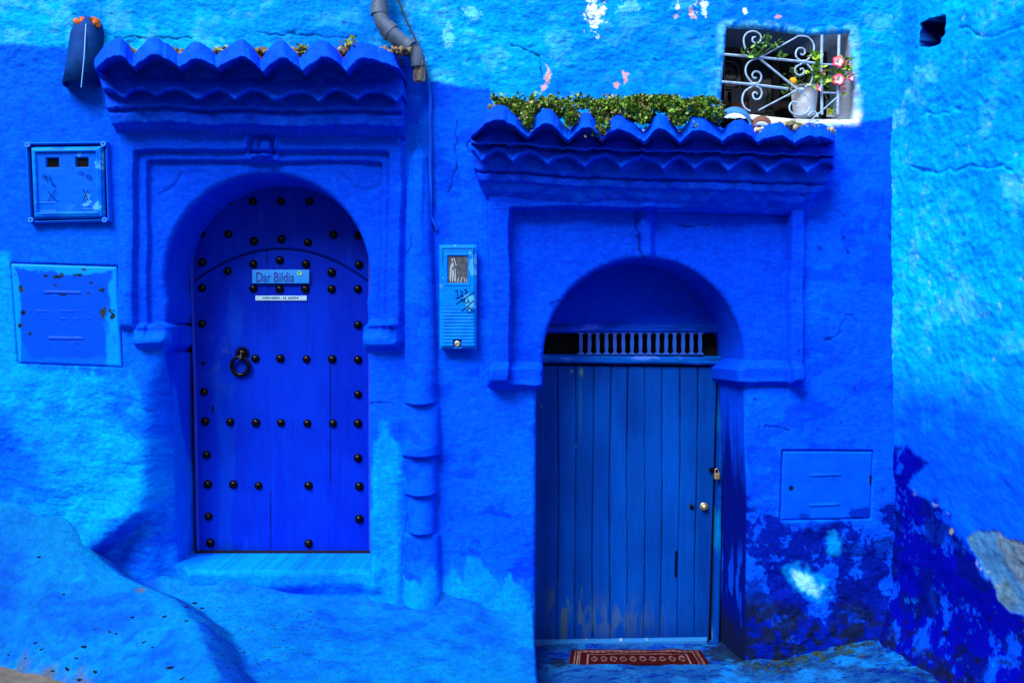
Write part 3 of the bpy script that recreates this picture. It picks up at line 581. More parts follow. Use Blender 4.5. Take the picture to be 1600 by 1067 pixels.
add_lathe(bm, [(0.030, 0.0), (0.030, 0.006), (0.024, 0.016), (0.012, 0.026), (0.002, 0.028)], c0, 'y', 20)
for k in range(13):
    a = R(-25+k*230/12); b = Vector((math.cos(a), 0, math.sin(a)))
    add_tube(bm, [c0+b*0.024+Vector((0, -0.006, 0)), c0+b*0.046+Vector((0, -0.008, 0))], [0.007, 0.0012], 6)
rc = W(378, 571.5, DP1)+Vector((0, -0.03, 0)); 
add_tube(bm, [rc+Vector((math.cos(a)*0.052, -0.012*math.sin(a)*0.5-0.004, math.sin(a)*0.055)) for a in [2*math.pi*k/36 for k in range(36)]], [0.0125-0.0035*max(0, math.sin(2*math.pi*k/36)) for k in range(36)], 10, close=True)
add_tube(bm, [c0+Vector((0, 0, -0.005)), c0+Vector((0, -0.03, -0.012)), c0+Vector((0, -0.036, -0.03)), c0+Vector((0, -0.022, -0.04))], 0.011, 8)
bm_obj('knocker', bm, M_BLACK, door1)
bm = bmesh.new(); k0 = W(334, 639, DP1)+Vector((0, -0.012, 0)); add_box(bm, k0.x-0.006, k0.y-0.003, k0.z-0.018, k0.x+0.006, k0.y+0.005, k0.z+0.018)
bm_obj('keyhole_plate', bm, M_BLACK, door1, bevel=0.002)

# ---------------------------------------------------------------- house name plate and small plate on the door
def text_into(name, body, loc, size, sx, m, parent, extr=0.0008, align='LEFT', shear=0, offset=0.0):
    cu = bpy.data.curves.new('lettering_curve', 'FONT'); cu.body = body; cu.size = size; cu.extrude = extr; cu.align_x = align; cu.offset = offset; cu.shear = shear
    o = bpy.data.objects.new('tmp', cu); C.objects.link(o); dg = bpy.context.evaluated_depsgraph_get(); dg.update()
    me = bpy.data.meshes.new_from_object(o.evaluated_get(dg)); bpy.data.objects.remove(o); bpy.data.curves.remove(cu)
    me.name = name; me.materials.clear(); me.materials.append(m)
    me.transform(Matrix.Translation(loc) @ Matrix.Rotation(R(90), 4, 'X') @ Matrix.Diagonal((sx, 1, 1, 1)))
    t = bpy.data.objects.new(name, me); C.objects.link(t); place(t, parent); return t
pl = W(438.5, 432, DP1+0.034)
sign = empty('house_sign', pl, 'light blue name plate reading Dar Bildia with a small green emblem on the studded door', 'sign')
def plate(name, px0, py0, px1, py1, p, th, m, parent, bevel=0.0012):
    A = W(px0, py0, p); B = W(px1, py1, p); bm = bmesh.new(); add_box(bm, A.x, -p, B.z, B.x, -p+th, A.z); return bm_obj(name, bm, m, parent, bevel=bevel)
plate('plate', 394, 421.4, 483, 442.6, DP1+0.034, 0.006, M_SIGN, sign)
text_into('lettering', 'Dar Bildia', W(399.5, 440.5, DP1+0.0348), 0.084, 0.70, M_SIGNTXT, sign, offset=0.0006)
bm = bmesh.new(); e = W(468, 427, DP1+0.0362)
add_lathe(bm, [(0.0150, -0.001), (0.0150, 0.0006)], e, 'y', 18); g1 = bm_obj('emblem', bm, M_GREENW, sign, smooth=False)
bm = bmesh.new(); add_tube(bm, [e+Vector((math.cos(R(a))*0.009, -0.0012, math.sin(R(a))*0.010)) for a in range(20, 320, 25)], 0.0022, 6); add_lathe(bm, [(0.004, 0), (0.004, 0.002)], e, 'y', 8)
bm_obj('emblem_mark', bm, M_GREEN, g1)
pl2 = W(439, 465.5, DP1+0.02)
sign2 = empty('number_plate', pl2, 'narrow pale strip with tiny dark print under the blue name plate', 'sign')
plate('plate', 399, 462, 479, 469.5, DP1+0.02, 0.008, M_SIGNW, sign2, 0.0008)
bm = bmesh.new(); x = 411
while x < 467:
    if not (437 < x < 441 or 448 < x < 450):
        a = W(x, 463.8+random.random()*0.6, DP1+0.0205); b = W(x+0.2, 466.8, DP1+0.0205); stroke(bm, [a, b], 0.0035); stroke(bm, [W(x, 465.3, DP1+.0205), W(x+1.5, 465.3+random.uniform(-1, 1), DP1+.0205)], 0.0022)
    x += random.uniform(2.2, 3.2)
bm_obj('print', bm, M_INK, sign2, smooth=False)

# ---------------------------------------------------------------- plank door with transom
DP2 = -0.42
GR = [871.6, 899.4, 927, 954, 981, 1008.7, 1035.5, 1063, 1090]
def gx(i, V): return GR[i]-(V-580)*0.012*(i/9)-1.0*np.sin(V/70+i)
def d2_h(U, V):
    h = 0.0008*fbm(U/S*40, V/S*2.5, 211, 3)
    for i in range(9):
        x = gx(i, V); wdt = 0.6+0.25*np.sin(V/90+i*2)+(1.2*blob(V, V, 880, 880, 30, 30) if i == 7 else 0)
        h = h-0.010*np.exp(-((U-x)/wdt)**2)
    for i in range(10):
        lo = 0 if i == 0 else GR[i-1]; hi = 2000 if i == 9 else GR[i]
        h = h+np.where((U > lo) & (U <= hi), 0.0012*math.sin(i*2.7), 0)
    return h
def d2_c(U, V):
    n = fbm(U/S*9, V/S*1.0, 215, 4); n2 = fbm(U/S*3, V/S*3, 216, 4)
    c = np.zeros(U.shape+(3,))+np.array([0.0, 0.030, 0.235]); c = mixc(c, [0.0, 0.046, 0.32], np.clip(0.4+n*0.6+n2*0.6, 0, 1))
    for i in range(10):
        lo = 0 if i == 0 else GR[i-1]; hi = 2000 if i == 9 else GR[i]; c = np.where(((U > lo) & (U <= hi))[..., None], c*(1+0.10*math.sin(i*1.9+0.6)), c)
    for i in range(9): c = mixc(c, [0, 0.002, 0.02], 0.85*ss(1.15, 0.4, np.abs(U-gx(i, V))+0.4*n))
    c = mixc(c, [0, 0.002, 0.02], ss(3.2, 1.5, line_sdf(U, V, [(1057, 862), (1056, 900)])))
    k = fbm(U/S*30, V/S*8, 218, 4)
    c = mixc(c, [0.05, 0.10, 0.06], 0.75*ss(0.1, 0.5, k+0.25)*np.clip(blob(U, V, 880, 945, 22, 22)+0.9*blob(U, V, 886, 985, 22, 40)+0.5*blob(U, V, 960, 970, 60, 30), 0, 1))
    c = mixc(c, [0.10, 0.16, 0.03], 0.8*ss(0.35, 0.6, k+0.3)*blob(U, V, 888, 930, 20, 12))
    c = mixc(c, [0.12, 0.30, 0.15], 0.7*np.clip(blob(U, V, 908, 581, 2.5, 6)+blob(U, V, 893, 580, 2.5, 2), 0, 1)); c = mixc(c, [0.01, 0.13, 0.22], 0.45*ss(2, 1, np.abs(U-907))*ss(585, 600, V)*ss(700, 640, V))
    c = mixc(c, [0.01, 0.02, 0.03], 0.85*ss(0.0, 0.5, k+1.4*blob(U, V, 1080, 790, 9, 8)-0.55)*blob(U, V, 1080, 788, 14, 14))
    c = mixc(c, [0.12, 0.22, 0.12], 0.6*ss(1.36, 1.42, fbm(U/S*26, V/S*26, 219, 2)))
    c = mixc(c, [0, 0.01, 0.1], 0.5*ss(955, 1003, V+15*n))
    return c
door2 = panel('plank_door', [(828, 571), (1120, 574), (1107, 1002), (828, 1002)], DP2, d2_h, d2_c, M_DOOR, house, 1.3)
door2['label'] = 'plain blue door of upright planks with brass knob'
def beam(name, quad, p0, p1, cf, parent, nz=0.0015, seed=0, mt=None):
    return panel(name, quad, p0, lambda U, V: (p1-p0)*inb(poly_sdf(U, V, quad)+1.5, 1.5)+nz*fbm(U/S*12, V/S*30, 220+seed, 3), cf, mt or M_DOOR, parent, 1.3, 0.03)
def wood2(base, seed=0):
    base = np.array(base, float)
    def f(U, V):
        n = fbm(U/S*6, V/S*30, 230+seed, 4); c = np.zeros(U.shape+(3,))+base
        c = mixc(c, base*0.55, ss(0.0, 0.5, n)); c = mixc(c, np.clip(base*1.6+0.06, 0, 1), 0.7*ss(0.35, 0.6, -n)); return c
    return f
def thr_c(U, V):
    n = fbm(U/S*9, V/S*60, 235, 4); c = np.zeros(U.shape+(3,))+np.array([0.01, 0.10, 0.32]); c = mixc(c, [0.14, 0.16, 0.15], ss(0.0, 0.4, n)*ss(1004, 1007, V)); c = mixc(c, [0.25, 0.3, 0.33], 0.8*ss(0.95, 1.1, fbm(U/S*40, V/S*40, 236, 2)))
    return mixc(c, [0.005, 0.01, 0.03], ss(1.6, 0.8, np.abs(V-1008.5-(U-970)*-0.008)))
bb = beam('bottom_rail', [(834, 999), (1106, 995), (1106, 1011), (834, 1015)], DP2+0.003, DP2+0.028, thr_c, door2)
# frame to the right, head gap
def jamb_c(U, V):
    n = fbm(U/S*30, V/S*3, 240, 4); c = np.zeros(U.shape+(3,))+np.array([0.0, 0.03, 0.25]); c = mixc(c, [0.0, 0.10, 0.34], ss(-0.1, 0.4, n)*ss(600, 700, V)); return mixc(c, [0.22, 0.22, 0.16], 0.7*ss(0.1, 0.5, n)*ss(940, 985, V))
fr = beam('door_frame', [(1123.5, 556), (1133, 556), (1124, 1012), (1112.5, 1012)], DP2+0.002, DP2+0.035, jamb_c, door2, seed=3)
beam('door_frame', [(822, 600), (835.5, 600), (835.5, 1012), (822, 1012)], DP2+0.002, DP2+0.028, jamb_c, door2, seed=4)
bm = bmesh.new()
for (a, b) in (((828, 567), (1130, 577)), ((1104, 567), (1130, 1012)), ((820, 990), (1130, 1022))):
    A = W(*a, DP2-0.03); B = W(*b, DP2-0.03); add_box(bm, A.x, 0.452, B.z, B.x, 0.47, A.z)
bm_obj('shadow_gap', bm, M_VOID, door2)
# transom
tr = beam('transom', [(838, 553), (1127, 556), (1127, 571), (838, 568)], DP2+0.004, DP2+0.030, wood2([0.0, 0.075, 0.45], 1), house, seed=5)
tr['label'] = 'fretwork vent rail between plank door and arch'
beam('head_rail', [(838, 506), (1130, 506), (1130, 521), (838, 521)], DP2+0.004, DP2+0.034, wood2([0.0, 0.045, 0.52], 2), tr, seed=6)
bm = bmesh.new(); A = W(830, 515, DP2-0.07); B = W(1140, 562, DP2-0.07); add_box(bm, A.x, 0.49, B.z, B.x, 0.60, A.z); bm_obj('dark_gap', bm, M_VOID, tr)
def baluster():
    z0 = 0.0; H = (554-520)/S*1.087; w0 = 0.0062; pts = []
    prof = [(0.0, 0.026), (0.05, 0.020), (0.10, 0.011), (0.16, 0.0075), (0.26, 0.010), (0.5, 0.0115), (0.72, 0.0105), (0.80, 0.0085), (0.86, 0.011), (0.90, 0.0075), (0.95, 0.013), (1.0, 0.026)]
    L_ = [(-w*1.0, t*H) for t, w in prof]; Rr = [(w*1.0, t*H) for t, w in prof][::-1]
    bm = bmesh.new(); add_prism(bm, (L_+Rr)[::-1], -0.012, 0.004); return bm
b0 = None
for i in range(15):
    px = 907.3+i*(1093-907.3)/14; loc = W(px, 554, DP2+0.012)
    if b0 is None: b0 = bm_obj('baluster', baluster(), mat('baluster_paint', (0.0, 0.075, 0.5), rough=0.5, var=0.3, vscale=40), None, smooth=False, bevel=0); b_ = b0
    else: b_ = b0.copy(); C.objects.link(b_)
    b_.parent = tr; b_.location = loc+Vector((0, -0.008, 0)); b_.rotation_euler = (0, random.uniform(-.02, .02), 0)
# plaster tympanum above the transom
beam('tympanum', [(838, 396), (1150, 396), (1150, 512), (838, 512)], DP2, DP2+0.006, lambda U, V: np.zeros(U.shape+(3,))+MIDP*np.array([1, 0.7, 0.85]), house, nz=0.004, seed=8, mt=M_PLASTER)  # portal blue darkened, shade of the recess put into the colour
bm = bmesh.new(); k0 = W(1100, 791.5, DP2+0.003)
add_lathe(bm, [(0.026, 0), (0.026, 0.004), (0.021, 0.008), (0.019, 0.02), (0.012, 0.026), (0.002, 0.027)], k0, 'y', 24); kb = bm_obj('knob', bm, M_BRASS, door2)
bm = bmesh.new(); k1 = W(1081, 792, DP2+0.002); add_lathe(bm, [(0.014, 0), (0.013, 0.006), (0.006, 0.008)], k1, 'y', 10); bm_obj('keyhole_plate', bm, M_BLACK, door2)
bm = bmesh.new(); h0 = W(1115, 733, DP2+0.006); add_box(bm, h0.x-0.03, h0.y-0.014, h0.z-0.012, h0.x+0.045, h0.y-0.006, h0.z+0.012); add_tube(bm, [h0+Vector((0.022, -0.012, 0.0)), h0+Vector((0.024, -0.035, 0.005)), h0+Vector((0.03, -0.035, 0.003)), h0+Vector((0.034, -0.01, 0))], 0.004, 8)
bm_obj('hasp', bm, M_BLACK, door2, bevel=0.002)
pk = W(1120, 743.5, DP2+0.06)
pad = empty('padlock', pk, 'small brass padlock hanging from the hasp of the plank door', 'padlock')
bm = bmesh.new(); add_box(bm, pk.x-0.0165, pk.y-0.010, pk.z-0.0185, pk.x+0.0165, pk.y+0.010, pk.z+0.0185); bm_obj('body', bm, M_BRASS, pad, bevel=0.003)
bm = bmesh.new(); add_tube(bm, [pk+Vector((-0.0105, 0, 0.015)), pk+Vector((-0.0105, 0, 0.034))]+[pk+Vector((-0.0105*math.cos(R(a)), 0, 0.034+0.0105*math.sin(R(a)))) for a in range(20, 180, 20)]+[pk+Vector((0.0105, 0, 0.034)), pk+Vector((0.0105, 0, 0.015))], 0.0032, 8)
bm_obj('shackle', bm, M_STEEL, pad)

# ---------------------------------------------------------------- window: frame, panes, wrought iron grille
win = empty('window', W(1232, 110, -0.3)); place(win, house); win['label'] = 'small deep window behind a scrolled iron grille'; win.location = W(1232, 110, -0.3)
wpos = W(1232, 110, -0.3)
def wplace(o): place(o, win); return o
bm = bmesh.new(); A = W(1120, 30, -0.60); B = W(1345, 200, -0.60); add_box(bm, A.x, 0.60, B.z, B.x, 0.64, A.z)
bm_obj('dark_room', bm, M_VOID, win)
bm = bmesh.new()
for (a, b, d0) in (((1128, 70), (1286, 82), 0.40), ((1160, 75), (1168, 180), 0.41), ((1128, 158), (1286, 166), 0.405), ((1208, 78), (1218, 170), 0.41), ((1268, 40), (1284, 190), 0.40)):
    A = W(*a, -d0); B = W(*b, -d0); add_box(bm, A.x, d0, B.z, B.x, d0+0.05, A.z)
bm_obj('sash', bm, M_WOOD, win, bevel=0.003)
bm = bmesh.new(); A = W(1132, 84, -0.44); B = W(1210, 180, -0.44); add_box(bm, A.x, 0.43, B.z, B.x, 0.438, A.z); bm_obj('pane', bm, M_PANE, win)
bm = bmesh.new(); c = W(1140, 114, -0.41); add_tube(bm, [c+Vector((math.cos(a*0.35)*(0.012+a*0.0026), -0.004, math.sin(a*0.35)*(0.012+a*0.0026))) for a in range(46)], 0.005, 6); bm_obj('carving', bm, M_DGREY, win)
bm = bmesh.new(); A = W(1143, 138, -0.38); B = W(1162, 165, -0.38); add_box(bm, A.x, 0.38, B.z, B.x, 0.40, A.z); A = W(1170, 148, -0.38); B = W(1196, 176, -0.38); add_box(bm, A.x, 0.38, B.z, B.x, 0.40, A.z)
bm_obj('shutter_board', bm, M_DGREY, win, bevel=0.003)
for (q0, q1, dd) in (((1143, 160), (1168, 172), .376), ((1193, 118), (1216, 132), .46), ((1168, 140), (1182, 148), .46)):
    bm = bmesh.new(); A = W(*q0, -dd); B = W(*q1, -dd); add_box(bm, A.x, dd, B.z, B.x, dd+.035, A.z); bm_obj('brick', bm, M_RED, win, bevel=0.003)
GP = 0.005     # the grille stands a touch proud of the wall
gb = bmesh.new()
def spiral(cx, cy, r0, r1, a0, turns, p=GP, n=28): return [W(cx+(r0+(r1-r0)*k/n)*math.cos(R(a0)+turns*2*math.pi*k/n), cy-(r0+(r1-r0)*k/n)*math.sin(R(a0)+turns*2*math.pi*k/n), p) for k in range(n+1)]
def gbar(pts, r=0.006, p=GP): add_tube(gb, [W(x, y, p) if len((x, y)) == 2 else None for x, y in pts], r, 8)
def z4(x, y): return (1050+x/4.743, y/4.743)
def curve(pts, r=0.0052, p=GP, n=8):
    P = [Vector((a, b, 0)) for a, b in pts]; out = []
    for i in range(len(P)-1):
        p0 = P[max(i-1, 0)]; p1 = P[i]; p2 = P[i+1]; p3 = P[min(i+2, len(P)-1)]
        for k in range(n):
            t = k/n; q = 0.5*((2*p1)+(-p0+p2)*t+(2*p0-5*p1+4*p2-p3)*t*t+(-p0+3*p1-3*p2+p3)*t**3); out.append(W(q.x, q.y, p))
    out.append(W(P[-1].x, P[-1].y, p)); add_tube(gb, out, r, 8)
gbar([z4(385, 405), z4(700, 432), z4(1060, 470)], 0.0075); gbar([z4(370, 608), z4(600, 628), z4(860, 660)], 0.0075)
gbar([z4(660, 425), z4(940, 268)], 0.0045); gbar([z4(640, 430), z4(930, 665)], 0.0065); gbar([z4(640, 820), z4(930, 668)], 0.0042); gbar([z4(1000, 920), z4(1250, 700)], 0.004)
curve([z4(600, 420), z4(545, 365), z4(532, 290), z4(560, 245), z4(610, 235), z4(655, 262), z4(655, 305), z4(625, 325), z4(598, 308), z4(600, 282), z4(620, 278)])
curve([z4(600, 625), z4(552, 560), z4(548, 500), z4(580, 455), z4(640, 430)]); curve([z4(585, 620), z4(640, 615), z4(662, 575), z4(648, 540), z4(615, 532), z4(595, 555), z4(605, 580), z4(625, 578)])
curve([z4(620, 640), z4(655, 660), z4(665, 700), z4(645, 735), z4(612, 735), z4(598, 705), z4(615, 685), z4(635, 700)]); curve([z4(600, 640), z4(540, 680), z4(520, 745), z4(540, 800), z4(580, 825)])
curve([z4(930, 270), z4(1000, 275), z4(1045, 320), z4(1050, 380), z4(1010, 440), z4(980, 455)]); curve([z4(970, 462), z4(925, 430), z4(918, 390), z4(940, 360), z4(975, 365), z4(985, 395), z4(965, 410), z4(950, 398)])
curve([z4(985, 465), z4(1030, 510), z4(1042, 560), z4(1025, 620), z4(985, 650)]); curve([z4(960, 475), z4(915, 505), z4(918, 545), z4(950, 560), z4(978, 540), z4(970, 512), z4(948, 518)])
curve([z4(950, 680), z4(1005, 720), z4(1022, 780), z4(1000, 835), z4(940, 855), z4(885, 835), z4(870, 795), z4(890, 760), z4(925, 760), z4(938, 785), z4(920, 800)])
curve([z4(1010, 860), z4(1040, 830), z4(1070, 840), z4(1080, 870)])
for cx_, cy_ in (z4(975, 462), z4(600, 628), z4(955, 668)):
    q = W(cx_, cy_, GP); add_tube(gb, [q+Vector((-0.012, 0, 0)), q+Vector((0.012, 0, 0))], 0.013, 8)
gbar([z4(1112, 262), z4(1105, 560), z4(1112, 850)], 0.0082); gbar([z4(1238, 262), z4(1228, 850)], 0.0082); gbar([z4(1110, 478), z4(1235, 482)], 0.005); gbar([z4(1110, 688), z4(1235, 692)], 0.005)
bm_obj('grille', gb, M_GRILLE, win)

# ================================================================= SETTING: right-hand wall, terrace, pavement, street
def side_x(p): return 2.165+0.20*p
def build_side():
    p = axis_coords([(-0.12, 1.35, 0.0068), (1.35, 3.2, 0.05)]); z = axis_coords([(-2.1, 2.05, 0.0072), (2.05, 3.4, 0.05)])
    Pm, Zm = np.meshgrid(p, z[::-1]); X0 = side_x(Pm); dist = D-Pm
    U = 800+X0/dist*S*D; V = 533.5-Zm/dist*S*D
    h = 0.016*fbm(Pm*2.2, Zm*2.2, 301, 4)+0.006*fbm(Pm*10, Zm*10, 305, 5, 0.6)+0.0035*fbm(Pm*34, Zm*34, 307, 3)*ss(700, 500, V)
    h = h+0.16*ss(-1.30, -1.85, Zm+0.05*fbm(Pm*4, Zm*2, 309, 3))**1.5
    for k in ([(1425, 262), (1470, 270), (1520, 258), (1580, 262)], [(1500, 45), (1560, 60), (1600, 40)], [(1440, 180), (1500, 172)]): h = h-0.008*np.exp(-(line_sdf(U+4*fbm(Pm*14, Zm*14, 3, 2), V+5*fbm(Pm*14, Zm*14, 4, 2), k)/2.2)**2)
    patch = [(1508, 842), (1530, 828), (1552, 832), (1575, 846), (1700, 852), (1700, 985), (1600, 965), (1560, 940), (1548, 905), (1530, 880), (1512, 858)]
    wu = U+6*fbm(Pm*12, Zm*12, 311, 4, .6); wv = V+6*fbm(Pm*12+5, Zm*12, 312, 4, .6)
    mp = ss(2, -2, poly_sdf(wu, wv, patch)); h = h-0.006*mp+mp*0.003*fbm(Pm*25, Zm*25, 313, 3)
    # hole
    HO = [(1438, 38), (1456, 30), (1474, 25), (1475, 50), (1466, 68), (1452, 73), (1439, 72)]
    hs = poly_sdf(U+1.5*fbm(Pm*20, Zm*20, 8, 2), V, HO); h = h-0.32*ss(0.6, -1.0, hs)-0.004*ss(6, 0, hs)
    n1 = fbm(Pm*1.8, Zm*1.6, 321, 4); n2 = fbm(Pm*7, Zm*7, 325, 4); n3 = fbm(Pm*24, Zm*24, 328, 3)
    c = mixc(np.zeros(U.shape+(3,))+CY2*np.array([1, 1.5, 1.15]), CY*np.array([1, 1.4, 1.15]), np.clip(0.75+0.7*n1+0.4*n2, 0, 1)); c = mixc(c, PALE, 0.35*ss(0.2, 0.9, n2+0.4*n3)); c = mixc(c, np.array([0.20, 0.50, 0.75]), 0.5*ss(0.95, 1.15, n3+0.3*n2)*ss(650, 500, V))
    c = mixc(c, MID*np.array([1, 1.35, 1.15]), ss(540, 690, V+70*n1+14*n2)); c = mixc(c, CY2*np.array([1, 1.2, 1.15]), 0.4*ss(0.2, .6, n2)*ss(560, 640, V)*ss(800, 700, V))
    dk = [(1380, 700), (1402, 690), (1420, 704), (1440, 720), (1425, 735), (1415, 762), (1450, 775), (1470, 800), (1492, 830), (1508, 860), (1530, 885), (1556, 905), (1570, 935), (1580, 950), (1640, 990), (1700, 1010), (1700, 1200), (1380, 1200)]
    md = ss(5, -5, poly_sdf(wu, wv, dk)+7*n2); pch = fbm(Pm*6, Zm*5, 331, 7, .72)
    kc = mixc(np.zeros(U.shape+(3,))+ULTRA, MID*0.9, 0.8*ss(0.28, 0.42, pch)); kc = mixc(kc, NAVY, 0.8*ss(0.1, 0.4, n2)); kc = mixc(kc, CY2, 0.6*ss(0.55, 0.75, fbm(Pm*9+2, Zm*9, 335, 6, .7))*ss(1380, 1440, U)*ss(860, 930, V))
    kc = mixc(kc, MOULD*0.4, 0.7*ss(0.5, 0.8, n3+0.5*n2)*ss(900, 980, V))
    c = c*(1-md[..., None])+kc*md[..., None]
    cc = mixc(np.zeros(U.shape+(3,))+np.array([0.05, 0.14, 0.24]), np.array([0.085, 0.135, 0.20]), ss(-0.1, 0.4, n2)); cc = cc*(1+0.35*np.clip(fbm(Pm*40, Zm*40, 337, 3), -1, 1))[..., None]; cc = mixc(cc, CY*0.6, 0.6*ss(0.1, 0.4, n1+0.6*n2)); c = c*(1-mp[..., None])+cc*mp[..., None]
    c = mixc(c, CEM*0.8, ss(0.3, 0.6, blob(wu, wv, 1483, 829, 5, 3)+0.2*n3)); c = mixc(c, np.array([0.25, 0.4, 0.5]), 0.6*ss(0.5, 0.8, n3)*ss(8, 2, np.abs(poly_sdf(wu, wv, dk)))*ss(750, 800, V))
    base = ss(-1.55, -1.70, Zm+0.06*n2); c = mixc(c, MOULD, 0.75*base*ss(-0.3, 0.2, n2+n3))
    c = mixc(c, NAVY*0.8, ss(2.2, 0.8, hs)); c = mixc(c, np.array([0.002, 0.003, 0.006]), ss(1.0, -0.5, hs)*ss(1447, 1451, U))  # darkness inside the hole painted: navy rim and reveal, near-black beyond
    nx, ny = -0.9806, -0.196       # wall normal
    XYZ = np.stack([X0+nx*h*0.98, -Pm-(-ny)*h*0-0.196*h*-1*0, CZ+Zm], -1); XYZ[..., 1] = -Pm+ny*h*-1*-1
    return mesh_np('side_wall', XYZ, grid_faces(*U.shape), M_PLASTER, None, np.clip(c, 0, 1))
tag(build_side(), 'rough pale blue side wall with a small square hole and bare cement patch', 'wall')

RID = np.array([[-4.6, -0.02, -0.98], [-3.4, 0.02, -1.02], [-2.62, 0.05, -1.07], [-2.38, 0.09, -1.13], [-2.126, 0.2, -1.275], [-1.787, 0.35, -1.350], [-1.59, 0.6, -1.373], [-1.385, 0.95, -1.419], [-1.24, 1.2, -1.455], [-1.0, 1.7, -1.52], [-0.7, 2.6, -1.6]])
def street_z(X): return np.interp(X, [-30, -2.6, -1.9, -1.0, 0.1, 2.2, 30], [-1.635, -1.635, -1.665, -1.75, -1.90, -1.95, -1.95])
def terrace_z(X, P): return -1.452-0.10*np.clip((X+1.3)/1.3, -0.1, 1)-0.135*np.maximum(P, 0)
def ground_col(U, V, X, P, n=0):
    n1 = fbm(X*2.2, P*2.2, 401, 4); n2 = fbm(X*8, P*8, 405, 4); n3 = fbm(X*30, P*30, 408, 3)
    c = mixc(np.zeros(X.shape+(3,))+CY*np.array([1, .84, 1]), CY2*np.array([1, 1.0, 1]), np.clip(0.4+0.9*n1+0.4*n2, 0, 1)); c = mixc(c, CY2*np.array([0, .8, .75]), 0.5*ss(0.5, 0.9, fbm(X*16, P*24, 409, 5, .7))); c = mixc(c, MID, 0.35*ss(0.2, 0.6, n2+.3*n1)); c[..., 1] *= np.clip(1+0.30*fbm(X*26, P*26, 412, 5, .7), .4, 1.6); c[..., 2] *= np.clip(1+0.06*n3, .7, 1.1)
    c = mixc(c, np.array([0.01, 0.06, 0.25]), 0.8*ss(1.2, 1.28, fbm(X*60, P*60, 411, 2)))
    return c
def build_terrace():
    x = axis_coords([(-4.6, -3.1, 0.05), (-3.1, 0.112, 0.0066), ]); p = axis_coords([(-0.20, 1.45, 0.0066)])
    X, P = np.meshgrid(x, p[::-1])
    # signed distance to ridge polyline and ridge height
    best = np.full(X.shape, 1e9); sgn = np.ones(X.shape); zr = np.zeros(X.shape)
    for a, b in zip(RID[:-1], RID[1:]):
        ex, ey = b[0]-a[0], b[1]-a[1]; t = np.clip(((X-a[0])*ex+(P-a[1])*ey)/(ex*ex+ey*ey), 0, 1)
        dx, dy = X-a[0]-ex*t, P-a[1]-ey*t; d = np.hypot(dx, dy); m = d < best
        best = np.where(m, d, best); sgn = np.where(m, np.sign(ex*dy-ey*dx), sgn); zr = np.where(m, a[2]+(b[2]-a[2])*t, zr)
    n1 = fbm(X*2.4, P*2.4, 421, 3); n2 = fbm(X*9, P*9, 425, 4)
    zt = terrace_z(X, P)+0.010*n1+0.004*n2+0.075*np.exp(-np.maximum(P, 0)/0.09)*ss(-2.3, -2.0, X)*(1+0.8*n1)+0.012*n1
    zs = street_z(X)-0.05
    q = best
    zl = zr-(zr-zs)*np.clip((q+0.02*n1)/0.50, 0, 1)**1.55; zl = zl+0.040*n1*ss(0.02, 0.12, q)+0.036*fbm(X*4.2+1, P*4.2, 427, 3)*ss(0.02, 0.12, q)-0.030*np.exp(-(line_sdf(X, P, [(-2.9, .10), (-2.6, .22), (-2.3, .36), (-2.05, .55), (-1.75, .75)])/0.035)**2)+0.008*n2+0.24*np.exp(-np.maximum(P-0.05, 0)/0.10)*ss(-2.25, -2.5, X)
    zl0 = zr
    zright = np.maximum(zt, zl0+0.012*n1+0.005*n2-np.clip(q, 0, 1)**1.6*(2.3+1.0*n1))+0.008*n2
    tb = 0.02; zright = np.where(np.abs(zright-zt) < 1e-9, zt, zright)
    Z = np.where(sgn > 0, zl, zright)
    # soften
    for _ in range(30): Z[1:-1, 1:-1] = (Z[1:-1, 1:-1]*2+Z[:-2, 1:-1]+Z[2:, 1:-1]+Z[1:-1, :-2]+Z[1:-1, 2:])/6
    dist = D-P; U = 800+X/dist*S*D; V = 533.5-Z/dist*S*D
    c = ground_col(U, V, X+0.15*Z, P-1.3*Z)
    c = mixc(c, CY*np.array([1, .9, 1]), 0.6*np.exp(-np.maximum(P-0.05, 0)/0.12)*ss(-2.2, -2.45, X))
    onleft = sgn > 0
    blue = ss(0.004, 0.02, q)*(~onleft)*ss(0.004, 0.02, Z-zt); c = mixc(c, MID*np.array([1, 1.25, 1]), 0.85*blue*np.clip(0.8+n2, 0, 1))  # bank's side turned from the sun painted darker, shade put into the colour
    c = mixc(c, MID*np.array([1, 1.1, .95]), 0.85*(~onleft)*ss(-1.93, -2.03, X+0.03*n2)); c = mixc(c, CY, 0.5*onleft*ss(0.10, 0.02, q)*np.clip(.6+n2, 0, 1)); c = mixc(c, MID, 0.55*onleft*blob(X, P, -2.75, 0.30, 0.16, 0.14))  # light along the crest and shade in the left hollow are painted in
    c = mixc(c, np.array([0.11, 0.115, 0.12]), onleft*ss(0.43, 0.52, q+0.05*n1+0.05*n2+0.03*fbm(X*25, P*25, 431, 3)))
    c = mixc(c, CEM*0.6, 0.7*ss(0.4, 0.8, blob(X+.02*n2, P+.02*n2, -1.98, 0.30, 0.03, 0.04)+.2*n2))*.5
    c = mixc(c, MID*np.array([1, .9, 1]), 0.6*np.exp(-(np.maximum(P-0.02, 0)/0.05)**2)*ss(-1.95, -1.8, X)*ss(-0.75, -0.95, X)*np.clip(0.7+n2, 0, 1))  # doorstep's shadow line painted onto the terrace edge
    G = np.stack([X, -P, CZ+Z], -1)
    sk = G[:, -1:].copy(); sk2 = sk.copy(); sk2[..., 0] += 0.012; sk2[..., 2] -= 0.02; sk3 = sk2.copy(); sk3[..., 2] = CZ-2.1
    k = np.linspace(0, 1, 40)[None, :, None]; skirt = sk2*(1-k)+sk3*k
